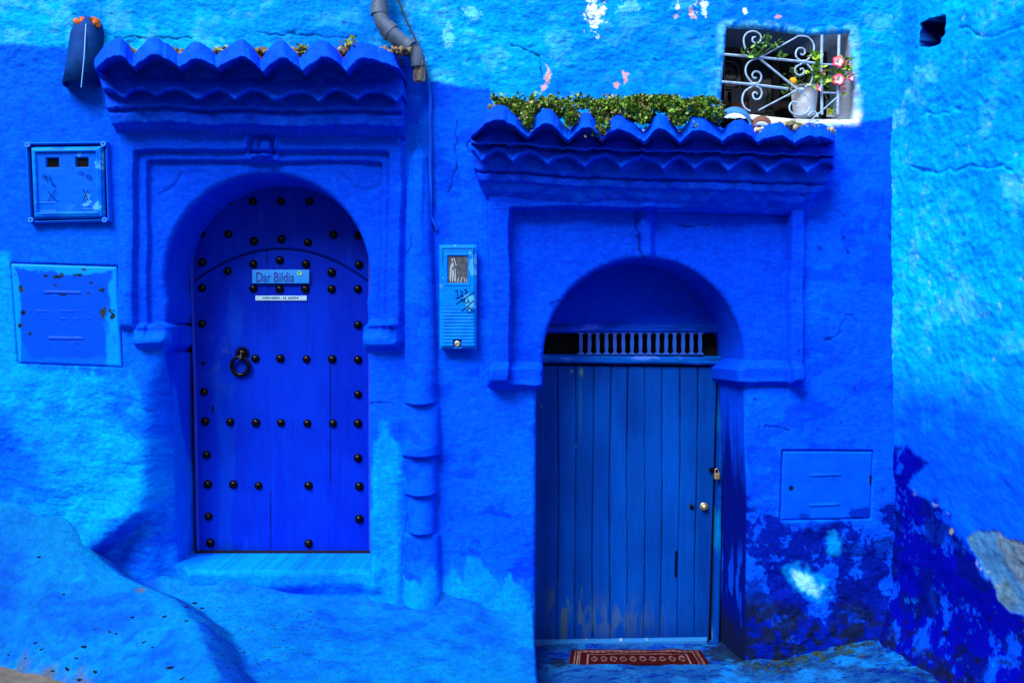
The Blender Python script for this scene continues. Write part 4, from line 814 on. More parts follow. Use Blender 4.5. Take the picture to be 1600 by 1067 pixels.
    skc = wall_col(800+skirt[..., 0]*S, 533.5-(skirt[..., 2]-CZ)*S)*0+np.array([0, 0.06, 0.6])
    G = np.concatenate([G, skirt], 1); c = np.concatenate([c, skc], 1)
    return mesh_np('terrace', G, grid_faces(*G.shape[:2]), M_GROUND, None, np.clip(c, 0, 1))
tag(build_terrace(), 'lumpy light blue cement terrace and bank before the studded door', 'terrace', kind='structure')
def build_pavement():
    x = axis_coords([(0.09, 2.75, 0.0066)]); p = axis_coords([(-0.50, 1.1, 0.0066), (1.1, 1.3, 0.05)]); X, P = np.meshgrid(x, p[::-1])
    n1 = fbm(X*2.6, P*2.6, 441, 3); n2 = fbm(X*10, P*10, 445, 4); n3 = fbm(X*34, P*34, 448, 3)
    inside = ss(-0.012, -0.03, P)*ss(1.36, 1.34, X)
    z = -1.838+0.004*n2+0.002*n3+0.006*n1-0.022*inside
    z = z+0.135*ss(1.25, 2.2, X+0.2*P)-0.03*np.maximum(P-0.2, 0)
    z = z+0.05*np.exp(-np.maximum(P, 0)/0.05)*ss(1.25, 1.45, X)+0.010*n1*ss(1.1, 1.5, X)
    dist = D-P; U = 800+X/dist*S*D; V = 533.5-z/dist*S*D
    c = mixc(np.zeros(X.shape+(3,))+np.array([0.002, 0.040, 0.19]), np.array([0.005, 0.075, 0.26]), np.clip(0.5+n1+0.6*n2, 0, 1)); c = mixc(c, CY*np.array([2, .6, .75]), 0.7*ss(0.1, 0.6, n1+0.4*n2+0.8*blob(U, V, 1400, 1035, 70, 30)-0.2))
    n5 = fbm(X*16, P*26, 452, 6, .72); c = mixc(c, DEEP*0.5, 0.75*ss(0.12, 0.4, n5)); c = mixc(c, MOULD*2, 0.7*ss(0.38, 0.6, fbm(X*13, P*22, 451, 6, .72))*ss(1.15, 1.35, X)*ss(0.45, 0.2, P+0.1*n1))
    dr = ss(0.26, 0.06, P+0.06*n2)*ss(1.22, 1.4, X); c = mixc(c, MOULD, 0.85*dr*ss(-0.4, 0.1, n2+n3)); c = mixc(c, np.array([0.03, 0.06, 0.004]), 0.5*dr*ss(0.2, 0.5, n3))
    ds = ss(0.34, 0.05, side_x(P)-X+0.10*n1); c = mixc(c, ULTRA*0.7, 0.8*ds*ss(-0.5, 0.1, n5)); c = mixc(c, MOULD, 0.8*ds*ss(0.0, 0.4, fbm(X*20, P*20, 455, 5, .7)))
    c = mixc(c, DEEP*0.8, 0.7*inside*ss(-0.3, 0.3, n2)); c = mixc(c, MOULD, 0.8*ss(0.3, 0.6, blob(U, V, 872, 1036, 16, 8)+.4*n3))
    c = mixc(c, MOULD, 0.85*ss(0.35, 0.7, blob(U, V, 1135, 1018, 40, 16)+.5*n3))
    return mesh_np('pavement', np.stack([X, -P, CZ+z], -1), grid_faces(*X.shape), M_GROUND, None, np.clip(c, 0, 1))
tag(build_pavement(), 'stained blue cement pavement before the plank door', 'pavement', kind='structure')
x = np.concatenate([np.linspace(-30, -3.2, 20), np.linspace(-3, 3, 120), np.linspace(3.3, 30, 20)]); y = np.concatenate([np.linspace(-30, -3, 30), np.linspace(-2.9, 0.9, 80), np.linspace(1.2, 30, 20)])
X, Y = np.meshgrid(x, y); Z = CZ+street_z(X)+0.012*fbm(X*5, Y*5, 461, 3)*ss(-4, -3, X)
tag(mesh_np('street', np.stack([X, Y, Z], -1), grid_faces(*X.shape, flip=True), M_STREET), 'grey brown dirty street surface', 'street', kind='structure')

# ================================================================= THINGS ON THE WALL
# service cover at left (peeling)
def quad_in(Q, U, V): return -poly_sdf(U, V, Q)
def slotf(U, V, x0, x1, y, dy=0): yy = y+dy*(U-x0)/(x1-x0); m = ss(x0-1, x0+1, U)*ss(x1+1, x1-1, U); return m*np.exp(-((V-yy)/2.2)**2)*0.006*np.where(V < yy+1.2, 1, -0.6)
def c1_h(U, V):
    s = quad_in(COVER1, U, V); return 0.006*ss(0, 3, s)-0.004*ss(17, 20, s)*0+slotf(U, V, 70, 127, 457, 1)+slotf(U, V, 76, 131, 528.5, 1)+0.0015*fbm(U/S*8, V/S*8, 501, 3)+0.003*ss(1.6, .5, np.abs(box(U, V, 60, 486, 142, 498)))*ss(0, .4, fbm(U/S*30, V/S*30, 503, 2))
def c1_c(U, V):
    n = fbm(U/S*14, V/S*14, 505, 4); n2 = fbm(U/S*34, V/S*34, 507, 3); s = quad_in(COVER1, U, V)
    c = np.zeros(U.shape+(3,))+np.array([0, 0.048, 0.62]); rim = ss(14, 8, s+6*n)*np.where((V < 430) | (U > 168) | (U < 34), 1, 0.2); c = mixc(c, CY*np.array([1, .75, 1]), rim*0.9)
    c = mixc(c, CY*np.array([1, .75, 1]), 0.8*ss(6, -6, poly_sdf(U+8*n, V, [(168, 500), (186, 430), (188, 572), (165, 572)])))
    rust = np.zeros(U.shape)
    for (a, b, ru, rv) in ((73, 431, 6, 7), (92, 433, 10, 4), (122, 431, 8, 8), (139, 431, 5, 6), (98, 461, 10, 3), (163, 453, 8, 6), (33, 450, 3, 7), (176, 494, 5, 12), (161, 487, 5, 6), (138, 458, 3, 3), (142, 442, 5, 2), (38, 489, 5, 5), (32, 509, 3, 4), (48, 521, 3, 4), (88, 446, 4, 2), (122, 537, 6, 2)): rust = np.maximum(rust, blob(U, V, a, b, ru, rv))
    m = ss(0.56, 0.66, rust+0.45*n2+0.25*fbm(U/S*80, V/S*80, 509, 3)); c = mixc(c, [0.003, 0.016, 0.028], m); c = mixc(c, [0.012, 0.03, 0.024], m*ss(0.2, 0.6, n2)); c = mixc(c, [0.005, 0.008, 0.01], ss(0.5, 0.7, np.maximum(blob(U, V, 37, 489, 5, 5), blob(U, V, 32, 509, 3, 4))))
    return c
cv1 = panel('service_cover', COVER1, -0.008, c1_h, c1_c, M_METALP, None, 1.2, 0.02)
tag(cv1, 'metal service cover with peeling blue paint, at the left edge under the twin meter box', 'service cover', 'metal service covers in the wall')
def c2_h(U, V):
    s = quad_in(COVER2, U, V); return 0.006*ss(0, 2.5, s)+slotf(U, V, 1266, 1313, 742.5, -1)+slotf(U, V, 1264, 1311, 789.5, -2)+0.0015*fbm(U/S*8, V/S*8, 511, 3)-0.008*blob(U, V, 1236, 763, 3, 3)
def c2_c(U, V):
    n = fbm(U/S*14, V/S*14, 515, 4); c = np.zeros(U.shape+(3,))+np.array([0, 0.066, 0.62]); c = mixc(c, [0, 0.055, 0.58], np.clip(.5+n, 0, 1)); c = mixc(c, [0.0, 0.006, 0.02], ss(0.3, 0.6, blob(U, V, 1236, 763, 4, 4.5)))
    c = mixc(c, DEEP, 0.8*ss(0.45, 0.75, blob(U, V, 1345, 800, 22, 9)+.5*n)); c = mixc(c, DEEP*.7, 0.6*ss(0.5, 0.8, blob(U, V, 1258, 806, 10, 5)+.4*n)); return c
cv2 = panel('service_cover', COVER2, -0.008, c2_h, c2_c, M_METALP, None, 1.2, 0.02)
tag(cv2, 'plain blue metal service cover low on the wall, right of the plank door', 'service cover', 'metal service covers in the wall')
bm = bmesh.new(); A = W(1360, 742, -0.004); add_tube(bm, [A, W(1359.5, 756, -0.004)], 0.006, 8); bm_obj('hinge', bm, M_BLACK, cv2)

# twin meter box, upper left
mb = empty('meter_box', W(105, 285, 0.0), 'square blue meter box with two small dark windows, above the peeling cover', 'meter box')
Q = [(40, 223), (168, 221), (172, 346), (46, 349)]
def mb_f(U, V): return 0.010*np.clip(ss(0, 2.0, quad_in(Q, U, V)), 0, 1)-0.030*ss(2.6, 4.2, quad_in(Q, U, V))
LBX = np.array([0.0, 0.09, 0.70])
panel('case', Q, 0.022, mb_f, lambda U, V: mixc(np.zeros(U.shape+(3,))+LBX*np.array([1, 1.1, 1]), NAVY, ss(3.0, 4.2, quad_in(Q, U, V))), M_METALP, mb, 1.0, 0.03)
Q2 = [(49, 230.5), (161.5, 229), (164, 341), (54, 342.5)]
def mb_h(U, V):
    s = quad_in(Q2, U, V); h = 0.020*ss(0, 3.5, s)+0.005*ss(5, 6, s)*ss(11, 8, s)-0.008*ss(8.5, 10, s)
    for a, b in ((83.5, 255), (129.5, 254.5)): h = h-0.014*inb(box(U, V, a-10, b-7.5, a+10, b+7.5), 0.8)
    h = h+0.003*ss(1.4, .5, np.abs(box(U, V, 60, 318, 90, 331)))+0.003*ss(1.4, .5, np.abs(box(U, V, 128, 322, 146, 328)))
    return h+0.0012*fbm(U/S*20, V/S*20, 521, 3)
def mb_c(U, V):
    n = fbm(U/S*18, V/S*18, 525, 4); s = quad_in(Q2, U, V); c = np.zeros(U.shape+(3,))+np.array([0, 0.080, 0.70]); c = mixc(c, CY*np.array([1, .75, 1]), 0.8*ss(11, 6, s)*np.clip(.7+n, 0, 1)); c = mixc(c, PALE, 0.6*ss(0.35, 0.6, n+0.6*ss(140, 165, U)-0.2)*ss(100, 150, U))
    for a, b in ((83.5, 255), (129.5, 254.5)): c = mixc(c, [0.002, 0.003, 0.004], inb(box(U, V, a-9.5, b-7, a+9.5, b+7), 0.8))
    return c
cvr = panel('cover', Q2, 0.022, mb_h, mb_c, M_METALP, mb, 0.8, 0.01)
for i, (a, b) in enumerate(((45, 227), (50, 344), (165, 344), (163, 226))):
    bm = bmesh.new(); add_lathe(bm, [(0.014, 0), (0.014, 0.016), (0.007, 0.016), (0.006, 0.008)], W(a, b, 0.026), 'y', 14); bm_obj('screw_boss', bm, mat('box_blue', (0.0, 0.17, 0.78), rough=0.5) if i == 0 else bpy.data.materials['box_blue'], mb)
bm = bmesh.new(); pp = 0.0415
def ink(bm, pts, wd=0.0032, p=pp): stroke(bm, [W(a, b, p) for a, b in pts], wd)
z7 = lambda x, y: (x/7.115, 200+y/7.115)
for pl_ in ([(515, 545), (480, 555), (470, 535), (490, 515), (512, 525), (515, 560), (510, 585)], [(540, 530), (560, 540), (548, 555), (565, 575), (552, 590)], [(575, 600), (590, 605), (570, 630), (600, 632)], [(470, 640), (480, 635)], [(600, 640), (620, 650)],
            [(865, 510), (885, 490)], [(905, 480), (905, 520)], [(920, 500), (940, 515)], [(965, 530), (1010, 525)], [(975, 530), (970, 570)], [(1000, 528), (1005, 580)],
            [(530, 705), (632, 815)], [(615, 690), (535, 818)], [(925, 685), (975, 805)], [(980, 690), (925, 812)]): ink(bm, [z7(*q) for q in pl_])
bm_obj('scribble', bm, M_INK, mb, smooth=False)

# slim meter box between the doorways
MQ = [(686.5, 383), (745, 382), (744, 545), (687, 545)]; MP = 0.065
sb = empty('meter_box', W(715, 464, 0.0), 'slim tall light blue meter box with ribbed cover and black scribble, between the two doorways', 'meter box')
def sb_h(U, V):
    s = box(U, V, 687, 383, 744.5, 545, 5); h = 0.012*ss(0, -5, s)
    for k in range(3): h = h-0.0025*np.exp(-((box(U, V, 698-2-k*3, 398-2-k*3, 733+2+k*3, 500, 4)+0.0)/0.8)**2)*ss(452, 440, V)
    h = h+0.003*ss(2.2, .8, np.abs(box(U, V, 697.5, 398, 733.5, 445)))
    h = h+0.0016*np.sin((V-460)*2*math.pi/5.2)*ss(476, 486, V)*ss(541, 536, V)*ss(690, 693, U)*ss(742, 739, U)
    h = h-0.010*inb(box(U, V, 700, 400.5, 731, 442.5), 0.7)-0.010*inb(box(U, V, 708, 531, 721.5, 543), 0.7)
    return h
def sb_c(U, V):
    n = fbm(U/S*22, V/S*22, 535, 4); c = np.zeros(U.shape+(3,))+np.array([0.0, 0.135, 0.62]); c = mixc(c, [0.0, 0.10, 0.60], np.clip(.4+n, 0, 1)); c = mixc(c, PALE, 0.5*ss(0.3, 0.6, n)*ss(455, 440, V)); c = mixc(c, PALE, 0.6*ss(0.3, .7, blob(U, V, 733, 472, 10, 14)+.3*n))
    c = mixc(c, [0.0, 0.01, 0.06], 0.85*ss(1.0, .4, np.abs(box(U, V, 692, 388.5, 740, 560, 4)))*ss(430, 400, V))
    c = mixc(c, [0.01, 0.01, 0.015], inb(box(U, V, 700.5, 401, 730.5, 442), 0.7)); c = mixc(c, [0.005, 0.01, 0.03], inb(box(U, V, 708.5, 531.5, 721, 542.5), 0.7)); return c
bm = bmesh.new(); A = W(688.5, 385, MP); B = W(743, 543.5, MP); add_box(bm, A.x, -MP, B.z, B.x, 0.02, A.z); bm_obj('case', bm, mat('case_blue', (0.0, 0.11, 0.62), rough=0.5, var=0.2, vscale=20), sb, bevel=0.006)
panel('cover', MQ, MP+0.001, sb_h, sb_c, M_METALP, sb, 0.75, 0.006)
bm = bmesh.new(); A = W(700.5, 401, MP+0.007); B = W(730.5, 442, MP+0.007); add_box(bm, A.x, -MP-0.007, B.z, B.x, -MP-0.004, A.z); gl = bm_obj('glass', bm, mat('scratched_glass', (0.045, 0.06, 0.085), rough=0.15, var=0.9, vscale=60, spec=0.8), sb)
bm = bmesh.new()
for a, b in (((704, 440), (707, 404)), ((707, 440), (708, 410)), ((710, 438), (706, 406)), ((712, 440), (711, 420)), ((703, 436), (704, 415)), ((709, 403), (713, 415)), ((715, 441), (716, 434)), ((720, 441), (722, 433)), ((726, 440), (725, 434)), ((729, 440), (729, 436))): stroke(bm, [W(*a, MP+.0075), W(*b, MP+.0075)], 0.0032)
bm_obj('scratches', bm, mat('scratch_pale', (0.3, 0.4, 0.55), rough=0.6), gl, smooth=False)
bm = bmesh.new(); add_lathe(bm, [(0.016, 0), (0.016, 0.002), (0.010, 0.004), (0.009, 0.001), (0.003, 0.001)], W(714.5, 537, MP+0.004), 'y', 16); bm_obj('screw', bm, M_STEEL, sb)
bm = bmesh.new(); z6 = lambda x, y: (680+x/6.1, 375+y/6.1)
for pl_ in ([(190, 490), (210, 478), (215, 545)], [(195, 555), (235, 545)], [(235, 490), (255, 485), (262, 505), (240, 538), (272, 530)], [(278, 475), (295, 470), (290, 510)], [(285, 512), (310, 492)], [(200, 610), (365, 498)], [(245, 570), (265, 565), (262, 590)], [(285, 560), (275, 585), (300, 600), (320, 580), (305, 560), (330, 600)], [(250, 680), (368, 575)], [(345, 650), (310, 645), (300, 675), (330, 692), (350, 670), (325, 640)], [(350, 640), (372, 668), (355, 685), (340, 660)]):
    stroke(bm, [W(*z6(*q), MP+0.0145) for q in pl_], 0.0034)
bm_obj('scribble', bm, M_INKBLK, sb, smooth=False)

# drainpipe
dpipe = empty('drainpipe', W(640, 90, 0.08), 'grey plastic drainpipe bending down behind the left canopy', 'drainpipe')
pc = 0.10
path = [(591, -130), (593, 0), (594, 22), (597, 34), (605, 45), (618, 58), (634, 72), (648, 83), (652, 92), (653, 106)]
bm = bmesh.new(); add_tube(bm, [W(a, b, pc-0.02*(i > 5)) for i, (a, b) in enumerate(path)], [0.044]*8+[0.043, 0.040], 20)
bm_obj('pipe', bm, M_PIPE, dpipe)
for (a, b) in (((593, 10), (593.5, 24)), ((604, 44), (612, 52)), ((633, 70), (641, 77))):
    bm = bmesh.new(); add_tube(bm, [W(*a, pc-0.005), W(*b, pc-0.005)], 0.052, 20); bm_obj('socket', bm, M_PIPE, dpipe)
bm = bmesh.new(); add_lathe(bm, [(0.028, -0.10), (0.034, -0.05), (0.040, 0.0), (0.038, 0.012), (0.02, 0.014)], W(655, 100, 0.07), 'z', 18, jit=lambda a, h: 1+0.12*math.sin(5*a+h*90)+0.08*math.sin(11*a))
bm_obj('mortar_collar', bm, mat('old_mortar', (0.20, 0.19, 0.17), rough=0.95, var=0.6, vscale=40, bump=0.8, bscale=60), dpipe)
# cables
bm = bmesh.new(); cp = [W(618, -100, 0.05), W(622, 0, 0.05), W(634, 30, 0.045), W(648, 60, 0.05), W(658, 78, 0.05), W(664, 100, 0.05), W(668, 125, 0.04)]
add_tube(bm, cp, 0.0052, 8); tag(bm_obj('cable', bm, M_CABLE), 'thin black cable dropping beside the grey drainpipe', 'cable', 'cables down the wall')
bm = bmesh.new(); add_tube(bm, [W(668, 125, 0.04), W(671, 140, 0.03)]+[W(672+0.008*k*6+0.5*math.sin(k), 140+k*11, 0.022) for k in range(1, 19)]+[W(680, 352, 0.015), W(683, 361, 0.0)], 0.0085, 8); tag(bm_obj('cable', bm, M_BLUECABLE), 'cable painted blue running down the wall above the slim meter box', 'cable', 'cables down the wall')

# metal hood at upper left
hood = empty('metal_hood', W(132, 84, 0.02), 'dark blue tapered sheet metal hood with a bright seam, left of the studded door canopy', 'metal hood')
bm = bmesh.new(); rows = [(30, 124, 152, 0.05), (40, 119, 160, 0.075), (54, 113, 163, 0.095), (100, 108, 160, 0.12), (137, 103.5, 157, 0.135)]; RG = []
for (py, l, r_, pr) in rows:
    ring = []
    for k in range(15):
        a = math.pi*k/14; px = (l+r_)/2-(r_-l)/2*math.cos(a); ring.append(bm.verts.new(W(px, py, 0.0)+Vector((0, 0.01-pr*abs(math.sin(a))**0.8, 0))))
    RG.append(ring)
for A_, B_ in zip(RG[:-1], RG[1:]):
    for k in range(14): bm.faces.new((A_[k], B_[k], B_[k+1], A_[k+1]))
bm.faces.new(RG[0][::-1])
o = bm_obj('shell', bm, mat('hood_metal', (0.0, 0.032, 0.20), spec=0.05, rough=0.7, var=0.35, vscale=14, bump=0.2, bscale=30), hood)
sm = o.modifiers.new('thick', 'SOLIDIFY'); sm.thickness = 0.004
bm = bmesh.new(); add_tube(bm, [W(134.5, 38, 0.075), W(131.5, 90, 0.115), W(127, 137, 0.135)], 0.0035, 6); bm_obj('seam', bm, mat('seam_light', (0.01, 0.22, 0.6), rough=0.4), o)
M_ORC = mat('orange_clay', (0.5, 0.13, 0.03), rough=0.9, var=0.6, vscale=50, bump=0.5, bscale=80)
for (a, b, s_) in ((123, 36, 0.022), (151, 35, 0.020), (128, 31, 0.014), (146, 31, 0.015), (153, 40, 0.012)):
    bm = bmesh.new(); m_ = Matrix.Translation(W(a, b, 0.05)) @ Matrix.Rotation(random.random()*3, 4, 'Y') @ Matrix.Diagonal((s_, s_*1.2, s_*1.3, 1)); r_ = bmesh.ops.create_icosphere(bm, subdivisions=2, radius=1, matrix=m_)
    for v_ in r_['verts']: v_.co += Vector((random.uniform(-1, 1), random.uniform(-1, 1), random.uniform(-1, 1)))*0.004
    bm_obj('mortar_lump', bm, M_ORC, hood)

# ================================================================= PLANTS
def leaf_cloud(name, pts, size, parent=None, cols=None, mt=None, seed=0, droop=0.0, shape=0.62):
    r = np.random.default_rng(seed); n = len(pts); pts = np.asarray(pts, float)
    sz = size*r.uniform(0.55, 1.25, n)
    d = r.normal(size=(n, 3)); d[:, 2] = np.abs(d[:, 2])*0.7-droop; d[:, 1] -= 0.5; d /= np.linalg.norm(d, axis=1)[:, None]   # leaf axis
    nn = r.normal(size=(n, 3)); nn[:, 1] -= 0.7; nn[:, 2] += 0.8; s = np.cross(d, nn); s /= np.linalg.norm(s, axis=1)[:, None]; up = np.cross(s, d)
    tpl = [(0, 0, 0), (0.35, -shape/2, 0.06), (0.75, -shape*0.42, 0.02), (1.0, 0, -0.06), (0.75, shape*0.42, 0.02), (0.35, shape/2, 0.06), (0.5, 0, -0.03)]
    V = np.concatenate([pts[:, None]+sz[:, None, None]*(np.array([t[0] for t in tpl])[None, :, None]*d[:, None]+np.array([t[1] for t in tpl])[None, :, None]*s[:, None]+np.array([t[2] for t in tpl])[None, :, None]*up[:, None])])
    base = np.arange(n)[:, None, None]*7; f = base+np.array([[0, 1, 6], [1, 2, 6], [2, 3, 6], [3, 4, 6], [4, 5, 6], [5, 0, 6]])[None]
    if cols is None: cols = [(0.06, 0.15, 0.010), (0.09, 0.22, 0.015), (0.14, 0.28, 0.02), (0.03, 0.09, 0.008), (0.06, 0.18, 0.03), (0.09, 0.22, 0.015), (0.17, 0.13, 0.05)]
    ci = r.integers(0, len(cols), n); col = np.repeat((np.array(cols)[ci]*r.uniform(0.8, 1.2, (n, 1)))[:, None], 7, 1)
    return V.reshape(-1, 3), f.reshape(-1, 3), col.reshape(-1, 3)
def clump_points(u0, u1, v0, v1, p0, p1, n, seed):
    r = np.random.default_rng(seed); out = []
    while len(out) < n:
        u = r.uniform(u0, u1); v = r.uniform(v0, v1); p = r.uniform(p0, p1); out.append(tuple(W(u, v, p)))
    return out
# weeds along the right canopy
pts = []; r = np.random.default_rng(5)
for (cu_, cv_, ru, rv, n) in ((790, 160, 18, 7, 110), (808, 168, 16, 12, 190), (824, 182, 10, 16, 190), (832, 166, 14, 8, 120), (857, 162, 20, 8, 160), (880, 168, 20, 12, 240), (892, 184, 10, 14, 150), (918, 163, 18, 8, 120), (935, 172, 14, 16, 200), (943, 196, 10, 14, 110), (960, 165, 20, 12, 200), (975, 172, 18, 14, 200), (998, 160, 20, 14, 260), (1004, 180, 12, 16, 180), (1025, 162, 20, 14, 260), (1050, 164, 20, 16, 300), (1060, 182, 14, 16, 200), (1078, 168, 18, 14, 260), (1098, 172, 16, 14, 200), (1118, 178, 14, 12, 160), (1100, 158, 20, 8, 130), (1010, 152, 60, 4, 60)):
    for _ in range(int(n*2.0)):
        a = r.normal(size=3); a /= np.linalg.norm(a); q = r.uniform(0.3, 1)**0.5
        front = 0.20+0.13*min(1, max(0, (cv_-155)/30)); pts.append(tuple(W(cu_+a[0]*q*ru*1.1, cv_+1.5+a[2]*q*rv, front+0.07*a[1]*q)))
for k in range(260):
    u_ = r.uniform(768, 1130); hh = r.uniform(4, 13) if (u_*7 % 31) < 14 else r.uniform(0, 5); pts += [tuple(W(u_+r.normal()*1.2, 158+0.02*(u_-770)-hh*t_, 0.24)) for t_ in (0.3, 0.7, 1.0)]
for k in range(70):
    u_ = [826, 890, 936, 1004, 1062, 1090][k % 6]+r.normal()*4; pts.append(tuple(W(u_, r.uniform(186, 206), 0.365)))
for k in range(26): pts.append(tuple(W(934+r.normal()*9, 200+k*0.7+r.normal()*3, 0.36)))
v_, f_, c_ = leaf_cloud('weeds', pts, 0.020, seed=3, shape=0.8)
tag(mesh_np('weeds', v_, f_, M_LEAF, None, c_), 'mass of small leafy green weeds growing along the tiles above the plank door', 'weeds', kind='stuff')
# stems with dry seed heads
for i, (pts_, lab) in enumerate(((((1215, 0, 0),), ''),)): pass
# tufts on left canopy
tufts = [((348, 80, 10, 8, 26, [(0.10, 0.18, 0.03), (0.22, 0.30, 0.10), (0.05, 0.09, 0.02)]), 'small pale green weed tuft in the third valley of the left canopy'),
         ((478, 79, 13, 7, 60, [(0.10, 0.2, 0.03), (0.16, 0.16, 0.03), (0.05, 0.12, 0.02)]), 'low yellow green moss tuft in the fifth valley of the left canopy'),
         ((548, 72, 13, 10, 80, [(0.10, 0.22, 0.03), (0.2, 0.30, 0.05), (0.25, 0.2, 0.08)]), 'taller spiky green weed tuft near the drainpipe on the left canopy')]
for k, ((cu_, cv_, ru, rv, n, cols), lab) in enumerate(tufts):
    pp_ = [tuple(W(cu_+r.normal()*ru*0.5, cv_+r.normal()*rv*0.4, 0.24+r.normal()*0.03)) for _ in range(n)]
    v_, f_, c_ = leaf_cloud('t', pp_, 0.032 if k == 2 else 0.026, cols=cols, seed=20+k, shape=0.4 if k == 2 else 0.7)
    tag(mesh_np('weed_tuft', v_, f_, M_LEAF, None, c_), lab, 'weed', 'weed tufts on the left canopy')
# soil, moss and broken tile pieces lying behind the tile fronts
def rubble(name, rng_px, vy, p0, p1, n, seed, lab, cols):
    r = np.random.default_rng(seed); bm = bmesh.new()
    for _ in range(n):
        u = r.uniform(*rng_px); s_ = r.uniform(0.010, 0.028); c = W(u, np.interp(u, vy[0], vy[1])+r.uniform(-3, 4), r.uniform(p0, p1))
        m_ = Matrix.Translation(c) @ Matrix.Rotation(r.uniform(0, 6), 4, Vector(r.normal(size=3)).normalized()) @ Matrix.Diagonal((s_, s_*r.uniform(.5, 1), s_*r.uniform(.3, .8), 1)); g = bmesh.ops.create_icosphere(bm, subdivisions=1, radius=1, matrix=m_)
        for v in g['verts']: v.co += Vector(r.normal(size=3))*s_*0.16
    me = bpy.data.meshes.new(name); bm.to_mesh(me); bm.free(); nv = len(me.vertices); co = np.zeros(nv*3); me.vertices.foreach_get('co', co); co = co.reshape(-1, 3)
    f = fbm(co[:, 0]*30, co[:, 2]*30+co[:, 1]*20, seed, 3); col = np.zeros((nv, 3))+np.array(cols[0]); col = mixc(col, cols[1], ss(-0.1, 0.4, f)); col = mixc(col, cols[2], ss(0.1, 0.5, -f))
    at = me.color_attributes.new('Col', 'FLOAT_COLOR', 'POINT'); c4 = np.ones((nv, 4)); c4[:, :3] = col; at.data.foreach_set('color', c4.ravel()); me.materials.append(M_LIME)
    for p in me.polygons: p.use_smooth = True
    o = bpy.data.objects.new(name, me); C.objects.link(o); return tag(o, lab, 'debris', kind='stuff')
rubble('soil_and_dark_fill', (200, 640), ([200, 640], [84, 80]), 0.12, 0.24, 420, 31, 'brown soil and grit in the valleys of the left canopy', [(0.09, 0.07, 0.04), (0.16, 0.13, 0.08), (0.025, 0.035, 0.01)])
rubble('soil_and_dark_fill', (765, 1130), ([765, 830, 1130], [168, 178, 190]), 0.10, 0.26, 360, 32, 'dark soil and grit under the weeds of the right canopy', [(0.05, 0.045, 0.03), (0.11, 0.10, 0.07), (0.02, 0.03, 0.01)])
rubble('lichen_rubble', (1178, 1300), ([1178, 1200, 1215, 1245, 1270, 1300], [204, 207, 198, 197, 202, 207]), 0.14, 0.29, 700, 33, 'pale lichen covered rubble at the right end of the right canopy', [(0.22, 0.2, 0.13), (0.45, 0.42, 0.32), (0.05, 0.06, 0.02)])
# bare clay tile with pale blue paint, lying on the canopy below the window
def half_tile(cx, cy, rx, ry, p_front, p_back, th, a0=12, a1=168, rise=7):
    bm = bmesh.new(); rings = []
    for j in range(9):
        t = j/8; p = p_front+(p_back-p_front)*t; A_ = [];
        for k in range(21):
            a = R(a0+(a1-a0)*k/20); A_.append((W(cx+rx*math.cos(a), cy-rise*t-ry*math.sin(a), p), W(cx+(rx-th)*math.cos(a), cy-rise*t-(ry-th)*math.sin(a), p)))
        rings.append(A_)
    O = [[bm.verts.new(q[0]) for q in A_] for A_ in rings]; I = [[bm.verts.new(q[1]) for q in A_] for A_ in rings]
    for j in range(8):
        for k in range(20): bm.faces.new((O[j][k], O[j][k+1], O[j+1][k+1], O[j+1][k])); bm.faces.new((I[j][k+1], I[j][k], I[j+1][k], I[j+1][k+1]))
    for k in range(20): bm.faces.new((O[0][k+1], O[0][k], I[0][k], I[0][k+1])); bm.faces.new((O[8][k], O[8][k+1], I[8][k+1], I[8][k]))
    for j in range(8):
        for k in (0, 20): bm.faces.new((O[j][k], O[j+1][k], I[j+1][k], I[j][k]))
    bmesh.ops.recalc_face_normals(bm, faces=bm.faces); return bm
M_TILEB = mat('whitened_tile', (0.02, 0.17, 0.45), rough=0.8, var=0.5, vscale=16, bump=0.5, bscale=40)
rubble('soil_and_dark_fill', (1130, 1172), ([1130, 1172], [192, 194]), 0.08, 0.17, 420, 34, 'black fill added to darken the gap under the loose pale blue tile', [(0.006, 0.006, 0.005), (0.015, 0.013, 0.01), (0.004, 0.005, 0.002)])  # not soil: black lumps added to stand for the shade under the tile
tag(bm_obj('roof_tile', half_tile(1148, 201, 27, 27, 0.27, 0.10, 3.0), M_TILEB), 'loose curved tile painted pale blue, arched over a dark gap below the window', 'roof tile', 'loose tiles at the right end of the canopy')
tag(bm_obj('roof_tile', half_tile(1190, 200, 15, 12, 0.25, 0.14, 2.2), M_TERRA), 'broken bare terracotta tile beside the lichen rubble', 'roof tile', 'loose tiles at the right end of the canopy')

# window sill things
M_STEMG = mat('stem_green', (0.05, 0.14, 0.03), rough=0.6)
def petunia(c, r_, tilt, colout=(0.62, 0.01, 0.07)):
    bm = bmesh.new(); V = []; n = 30; cols = []
    q = Vector((tilt[0], -1, tilt[1])).to_track_quat('Z', 'Y'); c = Vector(c)
    rings = [(0.10, -0.012), (0.22, -0.004), (0.55, 0.004), (0.85, 0.006), (1.0, 0.002)]
    co = []; cl = []
    for j, (rr, hh) in enumerate(rings):
        for k in range(n):
            a = 2*math.pi*k/n; lob = 1+0.09*math.cos(5*a)*(rr > .5); co.append(c+q @ Vector((math.cos(a)*r_*rr*lob, math.sin(a)*r_*rr*lob, hh+0.002*math.sin(5*a)*(rr > .5)))); cl.append((0.16, 0.2, 0.03) if j == 0 else ((0.75, 0.7, 0.62) if j == 1 else ((0.72, 0.45, 0.48) if j == 2 else colout)))
    f = []
    for j in range(len(rings)-1):
        for k in range(n): f.append((j*n+k, j*n+(k+1) % n, (j+1)*n+(k+1) % n, (j+1)*n+k))
    return np.array([tuple(v) for v in co]), np.array(f), np.array(cl)
